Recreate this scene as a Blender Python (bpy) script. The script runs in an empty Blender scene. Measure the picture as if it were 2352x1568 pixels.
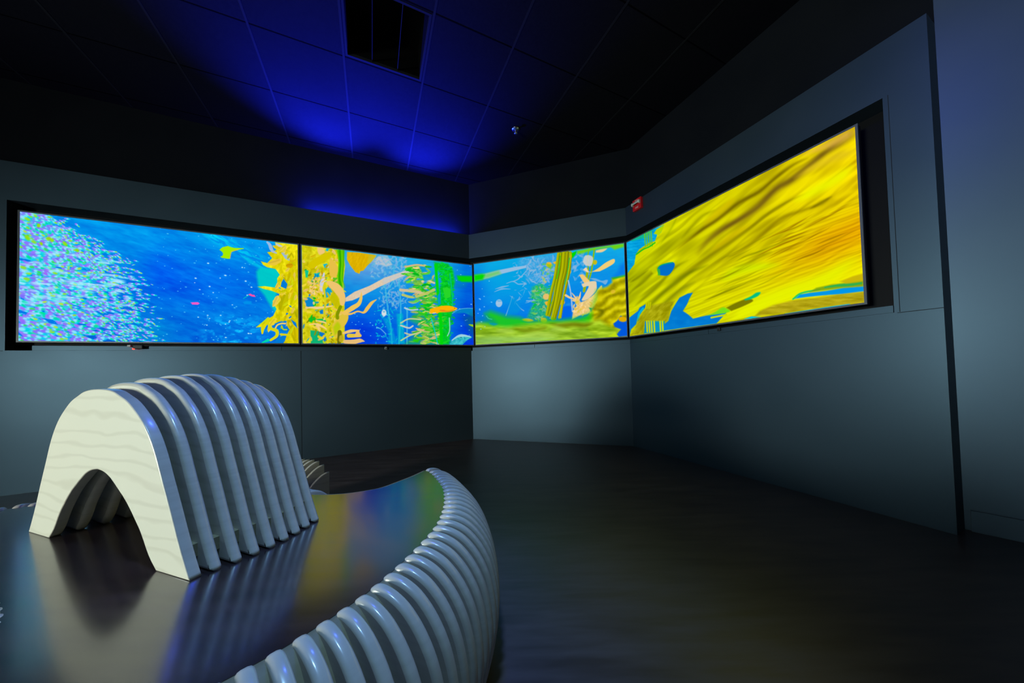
import bpy, bmesh, math, random
import numpy as np
from mathutils import Vector, Matrix

scene = bpy.context.scene
col = scene.collection
V = Vector

# ---------------------------------------------------------------- camera, view, world
# the origin of the room frame is the camera's optical centre; the floor lies 0.887 m below it
FLOOR, LEDGE, CEIL = -0.887, 1.80, 2.56
cam_d = bpy.data.cameras.new('camera'); cam = bpy.data.objects.new('camera', cam_d); col.objects.link(cam)
PITCH, ROLL, FPX = 0.0247, -0.0268, 732.7
cam_d.sensor_fit = 'HORIZONTAL'; cam_d.sensor_width = 36.0; cam_d.lens = FPX/2352*36.0
cam_d.shift_x = -25.12/2352; cam_d.shift_y = 46.12/2352
cam_d.clip_start = .02; cam_d.clip_end = 60
fw = V((0, math.cos(PITCH), math.sin(PITCH))); up0 = V((0, -math.sin(PITCH), math.cos(PITCH))); r0 = V((1, 0, 0))
cr = r0*math.cos(ROLL)+up0*math.sin(ROLL); cu = -r0*math.sin(ROLL)+up0*math.cos(ROLL)
cam.matrix_world = Matrix(((cr.x, cu.x, -fw.x, 0), (cr.y, cu.y, -fw.y, 0), (cr.z, cu.z, -fw.z, 0), (0, 0, 0, 1)))
scene.camera = cam
vs = scene.view_settings; vs.view_transform = 'Standard'; vs.look = 'None'; vs.exposure = 0.0; vs.gamma = 1.0; vs.use_curve_mapping = False
w = bpy.data.worlds.new('world'); scene.world = w; w.use_nodes = True
w.node_tree.nodes['Background'].inputs[0].default_value = (.02, .03, .06, 1); w.node_tree.nodes['Background'].inputs[1].default_value = .02
scene.cycles.max_bounces = 6; scene.cycles.diffuse_bounces = 4; scene.cycles.glossy_bounces = 4
scene.cycles.sample_clamp_indirect = 4.0

def spot(name, loc, target, energy, color, angle, blend, size=.05):
    d = bpy.data.lights.new(name, 'SPOT'); d.energy = energy; d.color = color; d.spot_size = math.radians(angle); d.spot_blend = blend; d.shadow_soft_size = size
    o = bpy.data.objects.new(name, d); col.objects.link(o); o.location = loc
    o.rotation_euler = (V(target)-V(loc)).to_track_quat('-Z', 'Y').to_euler()
    return o
# light levels
REAR_STRENGTH = 100
SCREEN_STRENGTH = 1.0
# two blue uplights standing on the ledge above the left displays (their bodies are built below)
UPLIGHTS = [((-2.10, 3.65, 1.845), (-1.82, 2.98, CEIL), 2300), ((-1.28, 4.03, 1.845), (-1.02, 3.42, CEIL), 1700)]
for loc, tg, e in UPLIGHTS: spot('blue_uplight_beam', loc, tg, e, (.010, .022, 1), 88, 1., .03)
# blue LED strip added on the ledge, unseen, washing the upper wall's foot
STRIP = ((-1.575, 3.808, 1.812), math.radians(25.34), 1.7)
_d = bpy.data.lights.new('blue_strip_light', 'AREA'); _d.shape = 'RECTANGLE'; _d.size = STRIP[2]; _d.size_y = .02; _d.energy = 50; _d.color = (.01, .03, 1)
_o = bpy.data.objects.new('blue_strip_light', _d); col.objects.link(_o); _o.location = STRIP[0]; _o.rotation_euler = (math.radians(150), 0, STRIP[1])
# assumed ceiling spotlights, unseen: two for the bench, one for the right wall
DOWNLIGHTS = [((-.22, .30, 2.40), (-.36, .52, -.45), 225, (.27, .56, .95)), ((-.35, 1.75, 2.40), (-.85, .95, -.2), 120, (.03, .08, 1)),
              ((.15, .10, 2.40), (2.35, 1.75, 1.0), 55, (.05, .10, 1))]
for loc, tg, e, c in DOWNLIGHTS: spot('spotlight_beam', loc, tg, e, c, 50, .9, .14)
# ---------------------------------------------------------------- moving pictures shown on the four displays
def vnoise(x, y, seed=0):
    xi = np.floor(x).astype(np.int64); yi = np.floor(y).astype(np.int64)
    fx = x - xi; fy = y - yi; fx = fx*fx*(3-2*fx); fy = fy*fy*(3-2*fy)
    def h(a, b):
        n = (a*374761393 + b*668265263 + seed*974711) & 0xffffffff
        n = ((n ^ (n >> 13))*1274126177) & 0xffffffff
        return ((n ^ (n >> 16)) & 0xffff)/65535.0
    return (h(xi, yi)*(1-fx)+h(xi+1, yi)*fx)*(1-fy) + (h(xi, yi+1)*(1-fx)+h(xi+1, yi+1)*fx)*fy

def fnoise(x, y, seed=0, o=3):
    s = 0; a = .5; t = 0
    for i in range(o):
        s = s + a*vnoise(x*2**i, y*2**i, seed+i*17); t += a; a *= .55
    return s/t

class Picture:
    """A picture on a flat display: its grid (u, v) and the picture units used to draw it."""
    def __init__(self, quad, nu, nv):
        (x0, y0), (x1, y1), (x3, y3), (x2, y2) = quad          # TL TR BL BR
        sx = x0-x1+x2-x3; sy = y0-y1+y2-y3; dx1 = x1-x2; dx2 = x3-x2; dy1 = y1-y2; dy2 = y3-y2
        den = dx1*dy2-dx2*dy1; g = (sx*dy2-dx2*sy)/den; h = (dx1*sy-sx*dy1)/den
        u, v = np.meshgrid(np.linspace(0, 1, nu), np.linspace(0, 1, nv))
        w = g*u+h*v+1
        self.X = ((x1-x0+g*x1)*u+(x3-x0+h*x3)*v+x0)/w; self.Y = ((y1-y0+g*y1)*u+(y3-y0+h*y3)*v+y0)/w
        self.U, self.V = u, v; self.nu, self.nv = nu, nv
        self.img = np.zeros((nv, nu, 3)); self.T = (0, 0, 1)
    def tf(self, pts):
        ox, oy, s = self.T
        return np.array([(ox+a/s, oy+b/s) for a, b in pts], float)
    def box(self, x0, y0, x1, y1):
        m = (self.X > x0) & (self.X < x1) & (self.Y > y0) & (self.Y < y1)
        r = np.flatnonzero(m.any(1)); c = np.flatnonzero(m.any(0))
        if len(r) == 0: return None
        return slice(r[0], r[-1]+1), slice(c[0], c[-1]+1)
    def put(self, sl, al, col):
        col = np.asarray(col, float)
        a = np.clip(al, 0, 1)[..., None]
        self.img[sl] = self.img[sl]*(1-a)+col*a
    def segd(self, X, Y, p, q):
        d = q-p; L = max(d@d, 1e-9); t = np.clip(((X-p[0])*d[0]+(Y-p[1])*d[1])/L, 0, 1)
        return np.hypot(X-p[0]-t*d[0], Y-p[1]-t*d[1]), t
    def poly(self, pts, col, al=1., f=1.2, raw=False, shade=None):
        P = np.array(pts, float) if raw else self.tf(pts)
        sl = self.box(P[:, 0].min()-f-1, P[:, 1].min()-f-1, P[:, 0].max()+f+1, P[:, 1].max()+f+1)
        if sl is None: return
        X, Y = self.X[sl], self.Y[sl]; ins = np.zeros(X.shape, bool); D = np.full(X.shape, 1e9)
        for i in range(len(P)):
            p, q = P[i], P[(i+1) % len(P)]
            c = ((p[1] > Y) != (q[1] > Y))
            ins ^= c & (X < (q[0]-p[0])*(Y-p[1])/((q[1]-p[1]) or 1e-9)+p[0])
            D = np.minimum(D, self.segd(X, Y, p, q)[0])
        a = np.clip(.5+np.where(ins, D, -D)/f, 0, 1)*al
        if shade is not None: col = np.clip(np.asarray(col, float)+shade(X, Y)[..., None]*np.array([1., 1., .6]), 0, 255)
        self.put(sl, a, col)
    def ell(self, x, y, a, b, ang, col, al=1., f=.35, raw=True):
        if not raw:
            (x, y), = self.tf([(x, y)]); a, b = a/self.T[2], b/self.T[2]
        r = max(a, b)*1.5
        sl = self.box(x-r, y-r, x+r, y+r)
        if sl is None: return
        X, Y = self.X[sl]-x, self.Y[sl]-y; c, s = math.cos(ang), math.sin(ang)
        d = np.hypot((X*c+Y*s)/a, (-X*s+Y*c)/b)
        self.put(sl, np.clip(.5+(1-d)/f, 0, 1)*al, col)
    def stroke(self, pts, w, col, al=1., soft=1., raw=False, gauss=False):
        P = np.array(pts, float) if raw else self.tf(pts)
        W = np.interp(np.linspace(0, 1, len(P)), np.linspace(0, 1, len(w)), w) if hasattr(w, '__len__') else np.full(len(P), float(w))
        if not raw: W = W/self.T[2]
        m = W.max()*(3 if gauss else 1)+2+soft
        sl = self.box(P[:, 0].min()-m, P[:, 1].min()-m, P[:, 0].max()+m, P[:, 1].max()+m)
        if sl is None: return
        X, Y = self.X[sl], self.Y[sl]; A = np.zeros(X.shape); N1 = len(P)-1
        for i in range(N1):
            d, t = self.segd(X, Y, P[i], P[i+1]); ww = W[i]*(1-t)+W[i+1]*t; g = (i+t)/N1
            A = np.maximum(A, np.exp(-(d/np.maximum(ww, .3))**2)*np.clip(np.minimum(g, 1-g)*4.5, 0, 1)**.7 if gauss else np.clip(.5+(ww-d)/soft, 0, 1)*np.clip(ww/.5, 0, 1))
        self.put(sl, A*al, col)
    def curve(self, pts, n=8):
        P = [np.array(p, float) for p in pts]; P = [2*P[0]-P[1]]+P+[2*P[-1]-P[-2]]; out = []
        for i in range(1, len(P)-2):
            for k in range(n):
                t = k/n; a, b, c, d = P[i-1], P[i], P[i+1], P[i+2]
                out.append(tuple(.5*((2*b)+(c-a)*t+(2*a-5*b+4*c-d)*t*t+(3*b-a-3*c+d)*t**3)))
        return out+[tuple(P[-2])]
    def leaf(self, x, y, L, w, ang, bend, col, al=1., vein=None, f=1.):
        sp = []; n = 7; px, py, a = x, y, ang
        for i in range(n+1):
            sp.append((px, py, a)); px += math.cos(a)*L/n; py += math.sin(a)*L/n; a += bend/n
        top, bot = [], []
        for i, (px, py, a) in enumerate(sp):
            t = i/n; ww = w*(math.sin(math.pi*min(1, t*.93+.07))**.7)*(1+.14*math.sin(i*2.3+x))
            top.append((px-math.sin(a)*ww, py+math.cos(a)*ww)); bot.append((px+math.sin(a)*ww, py-math.cos(a)*ww))
        self.poly(top+bot[::-1], col, al, f, raw=True)
        if vein is not None: self.stroke([(p[0]-math.sin(p[2])*w*.3, p[1]+math.cos(p[2])*w*.3) for p in sp[1:-1]], w*.3, vein, .6*al, 1., raw=True)

def kelp_cloud(P, rnd, n, region, cols, L=(10, 22), w=(1.6, 4), ang=(-.6, .6), al=(.7, 1.), flip=.5):
    """scatter fronds inside a region [(x0,y0),(x1,y1)] or along a stalk polyline"""
    for i in range(n):
        t = rnd.random(); k = t*(len(region)-1); j = min(int(k), len(region)-2); fr = k-j
        (ax, ay, ar), (bx, by, br) = region[j], region[j+1]
        r = ar+(br-ar)*fr; x = ax+(bx-ax)*fr+rnd.uniform(-r, r)*.6; y = ay+(by-ay)*fr+rnd.uniform(-4, 4)
        a = rnd.uniform(*ang)+(math.pi if rnd.random() < flip else 0)
        c = np.array(rnd.choice(cols), float)*rnd.uniform(.9, 1.08)
        P.leaf(x, y, rnd.uniform(*L), rnd.uniform(*w), a, rnd.uniform(-1, 1), np.clip(c, 0, 255), rnd.uniform(*al),
               vein=np.clip(c*rnd.choice([.82, 1.12]), 0, 255))

def water(P, seed, top, bot, streak=.12, ang=.3, amp=26):
    c, s = math.cos(ang), math.sin(ang)
    a = P.X*c+P.Y*s; b = -P.X*s+P.Y*c
    n = fnoise(a*.012, b*.05, seed, 4)*.6+fnoise(a*.05, b*.22, seed+5, 3)*.4
    v = P.V[..., None]
    P.img = np.array(top, float)*(1-v)+np.array(bot, float)*v
    P.img += ((n-.5)*2*amp)[..., None]*np.array([.25, 1.5, .6])
    P.img = np.clip(P.img, 0, 255)

def specks(P, rnd, n, x0, y0, x1, y1, col=(150, 235, 255), s=(.7, 1.6), al=.8):
    for i in range(n):
        a = rnd.uniform(*s); P.ell(rnd.uniform(x0, x1), rnd.uniform(y0, y1), a*rnd.uniform(1, 2.4), a, .2, col, al, .8)

YEL = [(228, 214, 10), (205, 205, 0), (240, 215, 60), (190, 180, 0), (235, 205, 90), (215, 225, 20), (222, 190, 10)]

def picture_school():
    rnd = random.Random(11)
    P = Picture([(46, 486), (684, 560.8), (41.7, 783.8), (685.6, 786.5)], 620, 350)
    water(P, 3, (0, 148, 236), (0, 108, 222), amp=30)
    X, Y = P.X, P.Y
    deep = np.exp(-((X-470)/120)**2-((Y-650)/60)**2)+np.exp(-((X-370)/50)**2-((Y-620)/55)**2)
    P.img -= deep[..., None]*np.array([0, 26, -8])*.9
    # light rocky ridge from upper middle down to the kelp
    c, s = math.cos(.52), math.sin(.52); rid = np.exp(-(((X-520)*-s+(Y-556)*c)/14)**2)*np.clip((X-420)/60, 0, 1)*np.clip((640-X)/40, 0, 1)
    rn = fnoise((X*c+Y*s)*.05, (-X*s+Y*c)*.3, 8)
    P.img += (rid*(rn > .42)*55*(rn+.2))[..., None]*np.array([0, 1.1, .15])
    bn = fnoise(X*.06, Y*.12, 21, 4); bm = np.clip((Y-715)/30, 0, 1)*np.clip((X-420)/60, 0, 1)*np.clip((bn-.5)*6, 0, 1)*np.exp(-((X-530)/90)**2)
    P.img += bm[..., None]*np.array([10, 62, 26])
    bn2 = np.exp(-((X-345)/50)**2-((Y-765)/30)**2); P.img += bn2[..., None]*np.array([0, 20, -8])
    specks(P, rnd, 150, 360, 520, 640, 785, (90, 215, 255), (.5, 1.1), .75)
    specks(P, rnd, 26, 440, 600, 580, 780, (200, 245, 255), (.8, 1.5), .9)
    P.T = (360, 500, 5.226)
    P.poly([(1200, 640), (1250, 590), (1330, 600), (1440, 600), (1500, 700), (1470, 830), (1440, 920), (1440, 1110), (1420, 1120), (1340, 1010), (1300, 930), (1230, 850), (1215, 760)], (0, 214, 196), .85, 7)
    P.poly([(1010, 440), (1100, 470), (1230, 555), (1330, 610), (1240, 600), (1120, 540), (1060, 490)], (0, 200, 235), .7, 5)
    P.poly([(760, 382), (795, 352), (860, 335), (905, 352), (950, 360), (1050, 362), (1050, 370), (990, 380), (930, 392), (900, 412), (888, 440), (884, 488), (860, 490), (790, 478), (770, 466), (798, 452), (804, 425), (790, 405)], (166, 236, 0), 1, 1.4)
    P.stroke([(985, 378), (900, 405), (884, 484)], 5, (230, 190, 60), .8)
    P.poly([(410, 1016), (440, 1012), (500, 1010), (522, 1026), (500, 1040), (430, 1038), (426, 1026)], (255, 90, 200), 1, 1.2)
    P.poly([(1100, 915), (1130, 905), (1150, 918), (1175, 920), (1192, 945), (1150, 940), (1120, 928)], (255, 80, 170), 1, 1.2)
    P.stroke([(1047, 963), (1110, 925)], 5, (0, 190, 200), .9)
    P.poly([(1040, 1010), (1080, 994), (1140, 998), (1142, 1030), (1060, 1034)], (0, 150, 235), .8, 3)
    # shoal
    def edge(y): return float(np.interp(y, [480, 530, 570, 600, 640, 680, 720, 760, 790], [120, 205, 275, 320, 345, 362, 372, 378, 384]))
    m = np.clip((np.interp(Y, [480, 530, 600, 660, 720, 790], [90, 150, 215, 250, 235, 200])-X)/60, 0, 1)
    nn = fnoise((X+Y*.25)*.045, (Y-X*.25)*.19, 40, 3)
    base = np.where((nn > .5)[..., None], np.array([70, 205, 248.]), np.array([0, 120, 235.]))
    a = (m*.9)[..., None]; P.img = P.img*(1-a)+base*a
    for i in range(2100):
        y = rnd.uniform(484, 788); e = edge(y); t = rnd.random()
        x = 40+(e-40)*(t if rnd.random() < .6 else t**.6)
        dens = 1 if x < e-90 else max(.12, (e-x)/95)
        if rnd.random() > dens: continue
        sz = (1.75-1.2*(x-40)/(e-40+1))*rnd.uniform(.6, 1.35)
        a = rnd.gauss(.42 if y < 600 else .24, .16); L = 8.2*sz; w = 2.15*sz
        dx, dy = math.cos(a)*L*.55, math.sin(a)*L*.55
        r = rnd.random()
        P.ell(x+dx*.3, y+dy*.3+.4, L*1.15, w*.95, a, (0, 214, 236) if r < .7 else (70, 190, 250), .85, .5)
        P.ell(x-dx, y-dy, L*.62, w*.95, a, (rnd.randint(125, 165), rnd.randint(100, 135), 252), .95, .45)
        P.ell(x+dx*.1, y+dy*.1, L*.45, w*.8, a, (150, 236, 255), .85, .6)
        if rnd.random() < .7: P.ell(x+dx*1.15, y+dy*1.15, L*.42, w*.7, a, rnd.choice([(0, 226, 150), (0, 220, 170), (150, 225, 40), (190, 225, 60), (60, 220, 90)]), .9, .5)
    for i in range(90):
        y = rnd.gauss(650, 40); x = rnd.uniform(45, 300); P.ell(x, y, rnd.uniform(8, 22), rnd.uniform(1.5, 3.2), .12, (175, 240, 255), .55, .8)
    for x, y in ((89, 518), (63, 546), (120, 552), (150, 560), (95, 560), (112, 548), (178, 575)):
        P.ell(x, y, rnd.uniform(4, 8), rnd.uniform(3, 5), rnd.uniform(0, 1), (150, 226, 0), .9, .7)
    # giant kelp on the right edge
    P.T = (360, 500, 5.226)
    body = [(1425, 290), (1600, 310), (1700, 320), (1720, 1500), (1520, 1500), (1560, 1400), (1600, 1330), (1560, 1230), (1500, 1230), (1400, 1270), (1360, 1260), (1290, 1300), (1200, 1310), (1250, 1270), (1330, 1210), (1400, 1170), (1440, 1090), (1420, 1050), (1440, 960), (1480, 910), (1380, 870), (1290, 850), (1215, 822), (1300, 815), (1440, 835), (1500, 850), (1450, 800), (1450, 720), (1480, 680), (1460, 650), (1430, 610), (1330, 590), (1280, 560), (1255, 518), (1330, 540), (1390, 480), (1330, 410), (1400, 400), (1440, 380), (1430, 320)]
    P.poly(body, (224, 212, 8), 1, 1.6, shade=lambda x, y: (fnoise(x*.13, y*.09, 5)-.5)*90)
    for q, cc in (((( 1330, 290), (1360, 320), (1390, 390), (1440, 420)), (170, 190, 225)), (((1440, 310), (1500, 350), (1560, 430), (1590, 480)), (190, 200, 225)), (((1510, 420), (1560, 470), (1590, 500)), (150, 180, 230))):
        P.stroke(P.curve(q), [10, 22, 8], cc, .9)
    lf = [(1640, 560, 90, 30, 2.9, .2, (215, 165, 0)), (1480, 760, 110, 26, 1.9, .5, (240, 205, 60)), (1620, 640, 190, 46, 1.8, .3, (218, 200, 0)), (1560, 900, 230, 60, 2.0, -.3, (196, 190, 0)), (1660, 880, 180, 44, 1.7, .3, (215, 215, 0)), (1460, 930, 150, 34, 1.9, .3, (238, 205, 80)), (1590, 1180, 330, 62, 1.2, .2, (205, 190, 0)), (1500, 500, 180, 34, 2.7, .4, (235, 200, 60)), (1600, 400, 220, 26, 3.3, .4, (228, 205, 20)), (1560, 330, 120, 20, 2.6, -.5, (235, 215, 60)), (1640, 1060, 150, 30, 1.0, .5, (190, 185, 0)), (1660, 1300, 150, 40, 1.4, .2, (215, 195, 0)), (1440, 1200, 200, 30, 2.4, -.7, (236, 212, 50)), (1640, 740, 140, 30, 2.3, -.4, (225, 205, 10))]
    for x, y, L, w, a, b, c in lf:
        (X0, Y0), = P.tf([(x, y)]); P.leaf(X0, Y0, L/5.226, w/5.226, a, b, c, 1, vein=np.array(c)*.86)
    for i in range(70):
        x = rnd.uniform(1480, 1690); y = rnd.uniform(340, 1450); (X0, Y0), = P.tf([(x, y)])
        c = np.array(rnd.choice(YEL), float); P.leaf(X0, Y0, rnd.uniform(8, 20), rnd.uniform(1.5, 4), rnd.uniform(.8, 2.6), rnd.uniform(-1, 1), c, .8, vein=c*.85)
    for pl in ([(1525, 728), (1572, 790), (1556, 848), (1490, 820), (1500, 770)], [(1585, 1190), (1610, 1170), (1622, 1180), (1595, 1205)], [(1552, 1140), (1575, 1132), (1580, 1146), (1556, 1160)], [(1590, 1045), (1612, 1048), (1624, 1070), (1600, 1062)], [(1380, 1290), (1430, 1270), (1470, 1240), (1550, 1240), (1500, 1290), (1450, 1340), (1400, 1320)], [(1460, 1350), (1560, 1290), (1600, 1340), (1540, 1360)], [(1610, 1210), (1670, 1250), (1690, 1320), (1640, 1270)], [(1500, 1410), (1560, 1400), (1540, 1470), (1515, 1496), (1400, 1496), (1450, 1440)]):
        P.poly(pl, (0, 122, 214), 1, 1.4)
    for q, w, c in ((((1420, 1330), (1450, 1280), (1500, 1262), (1545, 1262)), 9, (240, 205, 110)), (((1340, 1260), (1370, 1320), (1440, 1350), (1440, 1410), (1370, 1460)), [10, 22, 14], (215, 215, 20)), (((1200, 1308), (1290, 1240), (1340, 1200)), [4, 14], (200, 220, 20)), (((1270, 1380), (1280, 1310), (1340, 1240)), [10, 24, 12], (222, 215, 10)), (((1500, 1290), (1520, 1330), (1560, 1335)), 7, (190, 215, 0)), (((1490, 1390), (1600, 1400)), 12, (215, 210, 20)), (((1270, 1490), (1340, 1460)), [8, 18], (0, 214, 170))):
        P.stroke(P.curve(q), w, c, 1)
    return P

def picture_kelp():
    rnd = random.Random(5)
    P = Picture([(693.6, 564.3), (1084, 607.9), (693.8, 787), (1086.9, 792)], 420, 260)
    water(P, 9, (20, 166, 226), (0, 100, 226), amp=16, ang=.1)
    X, Y = P.X, P.Y
    d = np.exp(-((X-830)/60)**2-((Y-760)/50)**2)+np.clip((X-1030)/40, 0, 1); P.img -= np.clip(d, 0, 1)[..., None]*np.array([20, 48, 6])
    P.img += (np.exp(-((X-840)/75)**2-((Y-615)/34)**2))[..., None]*np.array([70, 8, 0])
    specks(P, rnd, 40, 800, 720, 900, 785, (120, 225, 255), (.5, 1.1), .8)
    specks(P, rnd, 20, 1040, 610, 1084, 780, (160, 235, 255), (.5, 1.1), .8)
    P.T = (560, 500, 4.356)
    # pale far kelp
    P.poly([(1290, 430), (1340, 385), (1430, 380), (1480, 470), (1420, 490), (1360, 470), (1310, 470)], (200, 200, 205), .85, 4)
    for i in range(330):
        x = rnd.uniform(1250, 1620); y = rnd.uniform(370, 900)
        if x < 1330 and y > 600: continue
        (X0, Y0), = P.tf([(x, y)]); P.leaf(X0, Y0, rnd.uniform(4, 16), rnd.uniform(.8, 2.4), rnd.uniform(-1.5, 1.9), rnd.uniform(-1, 1), (rnd.randint(90, 160), rnd.randint(170, 195), rnd.randint(215, 232)), .6)
    for q in (((1400, 640), (1430, 900), (1460, 1100), (1470, 1260)), ((1545, 640), (1560, 900), (1540, 1260)), ((1625, 900), (1620, 1260)), ((1500, 480), (1480, 640), (1440, 700))):
        P.stroke(P.curve(q), 7, (70, 185, 225), .8)
    P.poly([(1380, 1000), (1440, 1000), (1500, 1180), (1530, 1260), (1430, 1260), (1440, 1150)], (0, 175, 215), .6, 5)
    P.poly([(1520, 960), (1580, 960), (1600, 1260), (1530, 1260)], (0, 196, 200), .65, 5)
    for i in range(60):
        (X0, Y0), = P.tf([(rnd.choice([1450, 1550, 1340])+rnd.uniform(-40, 40), rnd.uniform(900, 1255))]); P.leaf(X0, Y0, rnd.uniform(4, 12), rnd.uniform(.5, 1.6), rnd.uniform(-3, 3), rnd.uniform(-1, 1), (0, rnd.randint(180, 220), 210), .7)
    P.ell(1392, 950, 24, 34, 0, (214, 224, 230), 1, .3, raw=False); P.ell(1392, 938, 13, 10, 0, (120, 190, 220), .9, .3, raw=False)
    P.stroke([(1317, 1090), (1360, 1110), (1410, 1160)], 4, (120, 205, 235), .8)
    # tan strap from the stalk to the upper right
    P.poly([(1010, 800), (1100, 740), (1250, 680), (1400, 600), (1560, 545), (1680, 505), (1715, 508), (1640, 560), (1520, 610), (1350, 690), (1180, 780), (1080, 825), (1010, 838)], (222, 200, 172), 1, 1.5, shade=lambda x, y: (fnoise(x*.5, y*.5, 3)-.5)*22)
    P.poly([(1560, 545), (1680, 505), (1730, 500), (1650, 560), (1500, 610), (1400, 655), (1380, 620)], (184, 200, 216), .7, 10)
    # green kelp forest
    P.poly([(1900, 440), (2040, 455), (2090, 520), (2110, 640), (2080, 760), (2090, 900), (2060, 1040), (2050, 1270), (1900, 1270), (1950, 1100), (1930, 960), (1960, 700), (1990, 560), (1920, 520)], (0, 204, 20), .9, 6, shade=lambda x, y: (fnoise(x*.3, y*.3, 31)-.5)*60)
    P.poly([(1590, 1268), (1680, 1190), (1750, 1080), (1640, 1020), (1720, 940), (1820, 930), (1900, 1000), (1960, 1100), (1960, 1268)], (50, 200, 30), .55, 9)
    pal = [(40, 205, 20), (90, 205, 40), (0, 200, 30), (150, 205, 60), (110, 200, 80), (205, 200, 110), (225, 190, 130), (60, 190, 60)]
    kelp_cloud(P, rnd, 420, [(P.tf([(1720, 480)])[0][0], P.tf([(1720, 480)])[0][1], 26), (960, 640, 34), (975, 690, 34), (985, 740, 40), (975, 788, 36)], pal, (8, 24), (1.2, 3.2), (-.5, .5))
    kelp_cloud(P, rnd, 170, [(1018, 606, 12), (1024, 640, 20), (1030, 700, 18), (1022, 788, 20)], [(0, 210, 10), (0, 200, 30), (20, 215, 30), (0, 180, 60), (0, 195, 110)], (5, 14), (.8, 2.), (-.9, .9))
    for q, c, w in ((((1560, 720), (1700, 735), (1800, 760)), (215, 190, 150), 14), (((1580, 770), (1700, 790), (1900, 720)), (190, 200, 100), 12), (((1610, 490), (1720, 470), (1800, 480)), (215, 185, 130), 9), (((1780, 640), (1830, 625), (1900, 650)), (225, 200, 160), 9), (((1600, 900), (1660, 920), (1730, 915)), (190, 210, 220), 7), (((1560, 1050), (1640, 1010), (1760, 1015)), (200, 205, 150), 7), (((1560, 1075), (1640, 1100), (1680, 1080)), (205, 205, 190), 8), (((1600, 1150), (1660, 1165), (1760, 1140)), (205, 200, 150), 7), (((1560, 1225), (1640, 1180), (1700, 1160)), (190, 210, 150), 7), (((1915, 470), (1940, 800), (1960, 1000), (1970, 1260)), (0, 214, 10), 15), (((2060, 560), (2080, 760), (2085, 880)), (0, 190, 130), 6), (((1865, 1000), (1900, 1130), (1930, 1260)), (0, 200, 210), 5), (((2050, 1000), (2052, 1120), (2030, 1180)), (150, 215, 200), 5)):
        P.stroke(P.curve(q), w, c, .95)
    P.poly([(1985, 700), (2030, 690), (2068, 712), (2065, 790), (2010, 810), (1995, 750)], (40, 214, 40), 1, 2)
    for pl in ([(1745, 480), (1810, 490), (1830, 540), (1780, 545)], [(1780, 570), (1870, 560), (1880, 610), (1800, 640)], [(1700, 870), (1750, 865), (1760, 890), (1720, 905)], [(1930, 780), (1960, 740), (1965, 860), (1935, 880)], [(1720, 1180), (1760, 1170), (1770, 1190)], [(1680, 780), (1700, 770), (1710, 800)]):
        P.poly(pl, (0, 150, 218), .9, 2.5)
    # right end: green strap, whale-grey fish backs
    P.poly([(2130, 575), (2290, 578), (2290, 640), (2180, 638), (2140, 620)], (0, 218, 0), .95, 5)
    P.poly([(2120, 640), (2230, 650), (2220, 690), (2120, 700)], (0, 130, 180), .5, 8)
    P.poly([(2080, 955), (2150, 915), (2230, 902), (2300, 905), (2300, 990), (2200, 950)], (0, 132, 196), .9, 3)
    P.stroke(P.curve([(2080, 955), (2150, 915), (2230, 903), (2300, 905)]), 4, (90, 180, 220), .8)
    P.poly([(2200, 1000), (2300, 950), (2300, 1200), (2250, 1130)], (20, 110, 110), .55, 14)
    P.stroke([(2250, 1068), (2300, 1080)], [4, 14], (150, 205, 20), 1)
    fish = P.curve([(2050, 1268), (2080, 1215), (2140, 1180), (2200, 1175), (2260, 1185), (2276, 1197), (2230, 1225), (2180, 1270)])
    P.poly(fish, (60, 190, 200), 1, 1.6, shade=lambda x, y: (fnoise(x*.35, y*.35, 12)-.6)*80)
    P.stroke(P.curve([(2075, 1225), (2140, 1183), (2200, 1178), (2262, 1190)]), [5, 14, 6], (170, 215, 225), .9)
    P.ell(2168, 1196, 7, 5, 0, (20, 90, 120), .9, .4, raw=False)
    # orange fish
    P.poly(P.curve([(1845, 920), (1870, 905), (1900, 900), (1960, 882), (2040, 877), (2100, 890), (2132, 907), (2090, 930), (2020, 942), (1950, 945), (1925, 957), (1905, 940), (1870, 952), (1845, 940), (1862, 930)]), (255, 178, 0), 1, 1.3)
    P.stroke(P.curve([(1960, 925), (2030, 935), (2090, 925)]), 9, (205, 130, 40), .6, 2); P.ell(1990, 925, 22, 7, 0, (255, 110, 30), .7, .6, raw=False)
    P.ell(2104, 902, 4, 4, 0, (60, 60, 20), 1, .4, raw=False)
    # big amber blade
    P.poly([(1030, 345), (1150, 350), (1300, 372), (1320, 380), (1270, 440), (1230, 480), (1190, 530), (1160, 535), (1152, 562), (1110, 545), (1060, 480), (1028, 420)], (222, 178, 0), 1, 1.4, shade=lambda x, y: (fnoise(x*.9+y*.25, y*.12, 4)-.5)*34)
    P.poly([(1250, 370), (1320, 380), (1270, 440), (1230, 470)], (190, 195, 60), .6, 7)
    # giant kelp, left side
    P.poly([(583, 280), (990, 330), (1010, 480), (990, 640), (1000, 900), (1000, 1250), (583, 1250)], (212, 204, 20), 1, 2, shade=lambda x, y: (fnoise(x*.14, y*.11, 6)-.5)*80)
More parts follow.
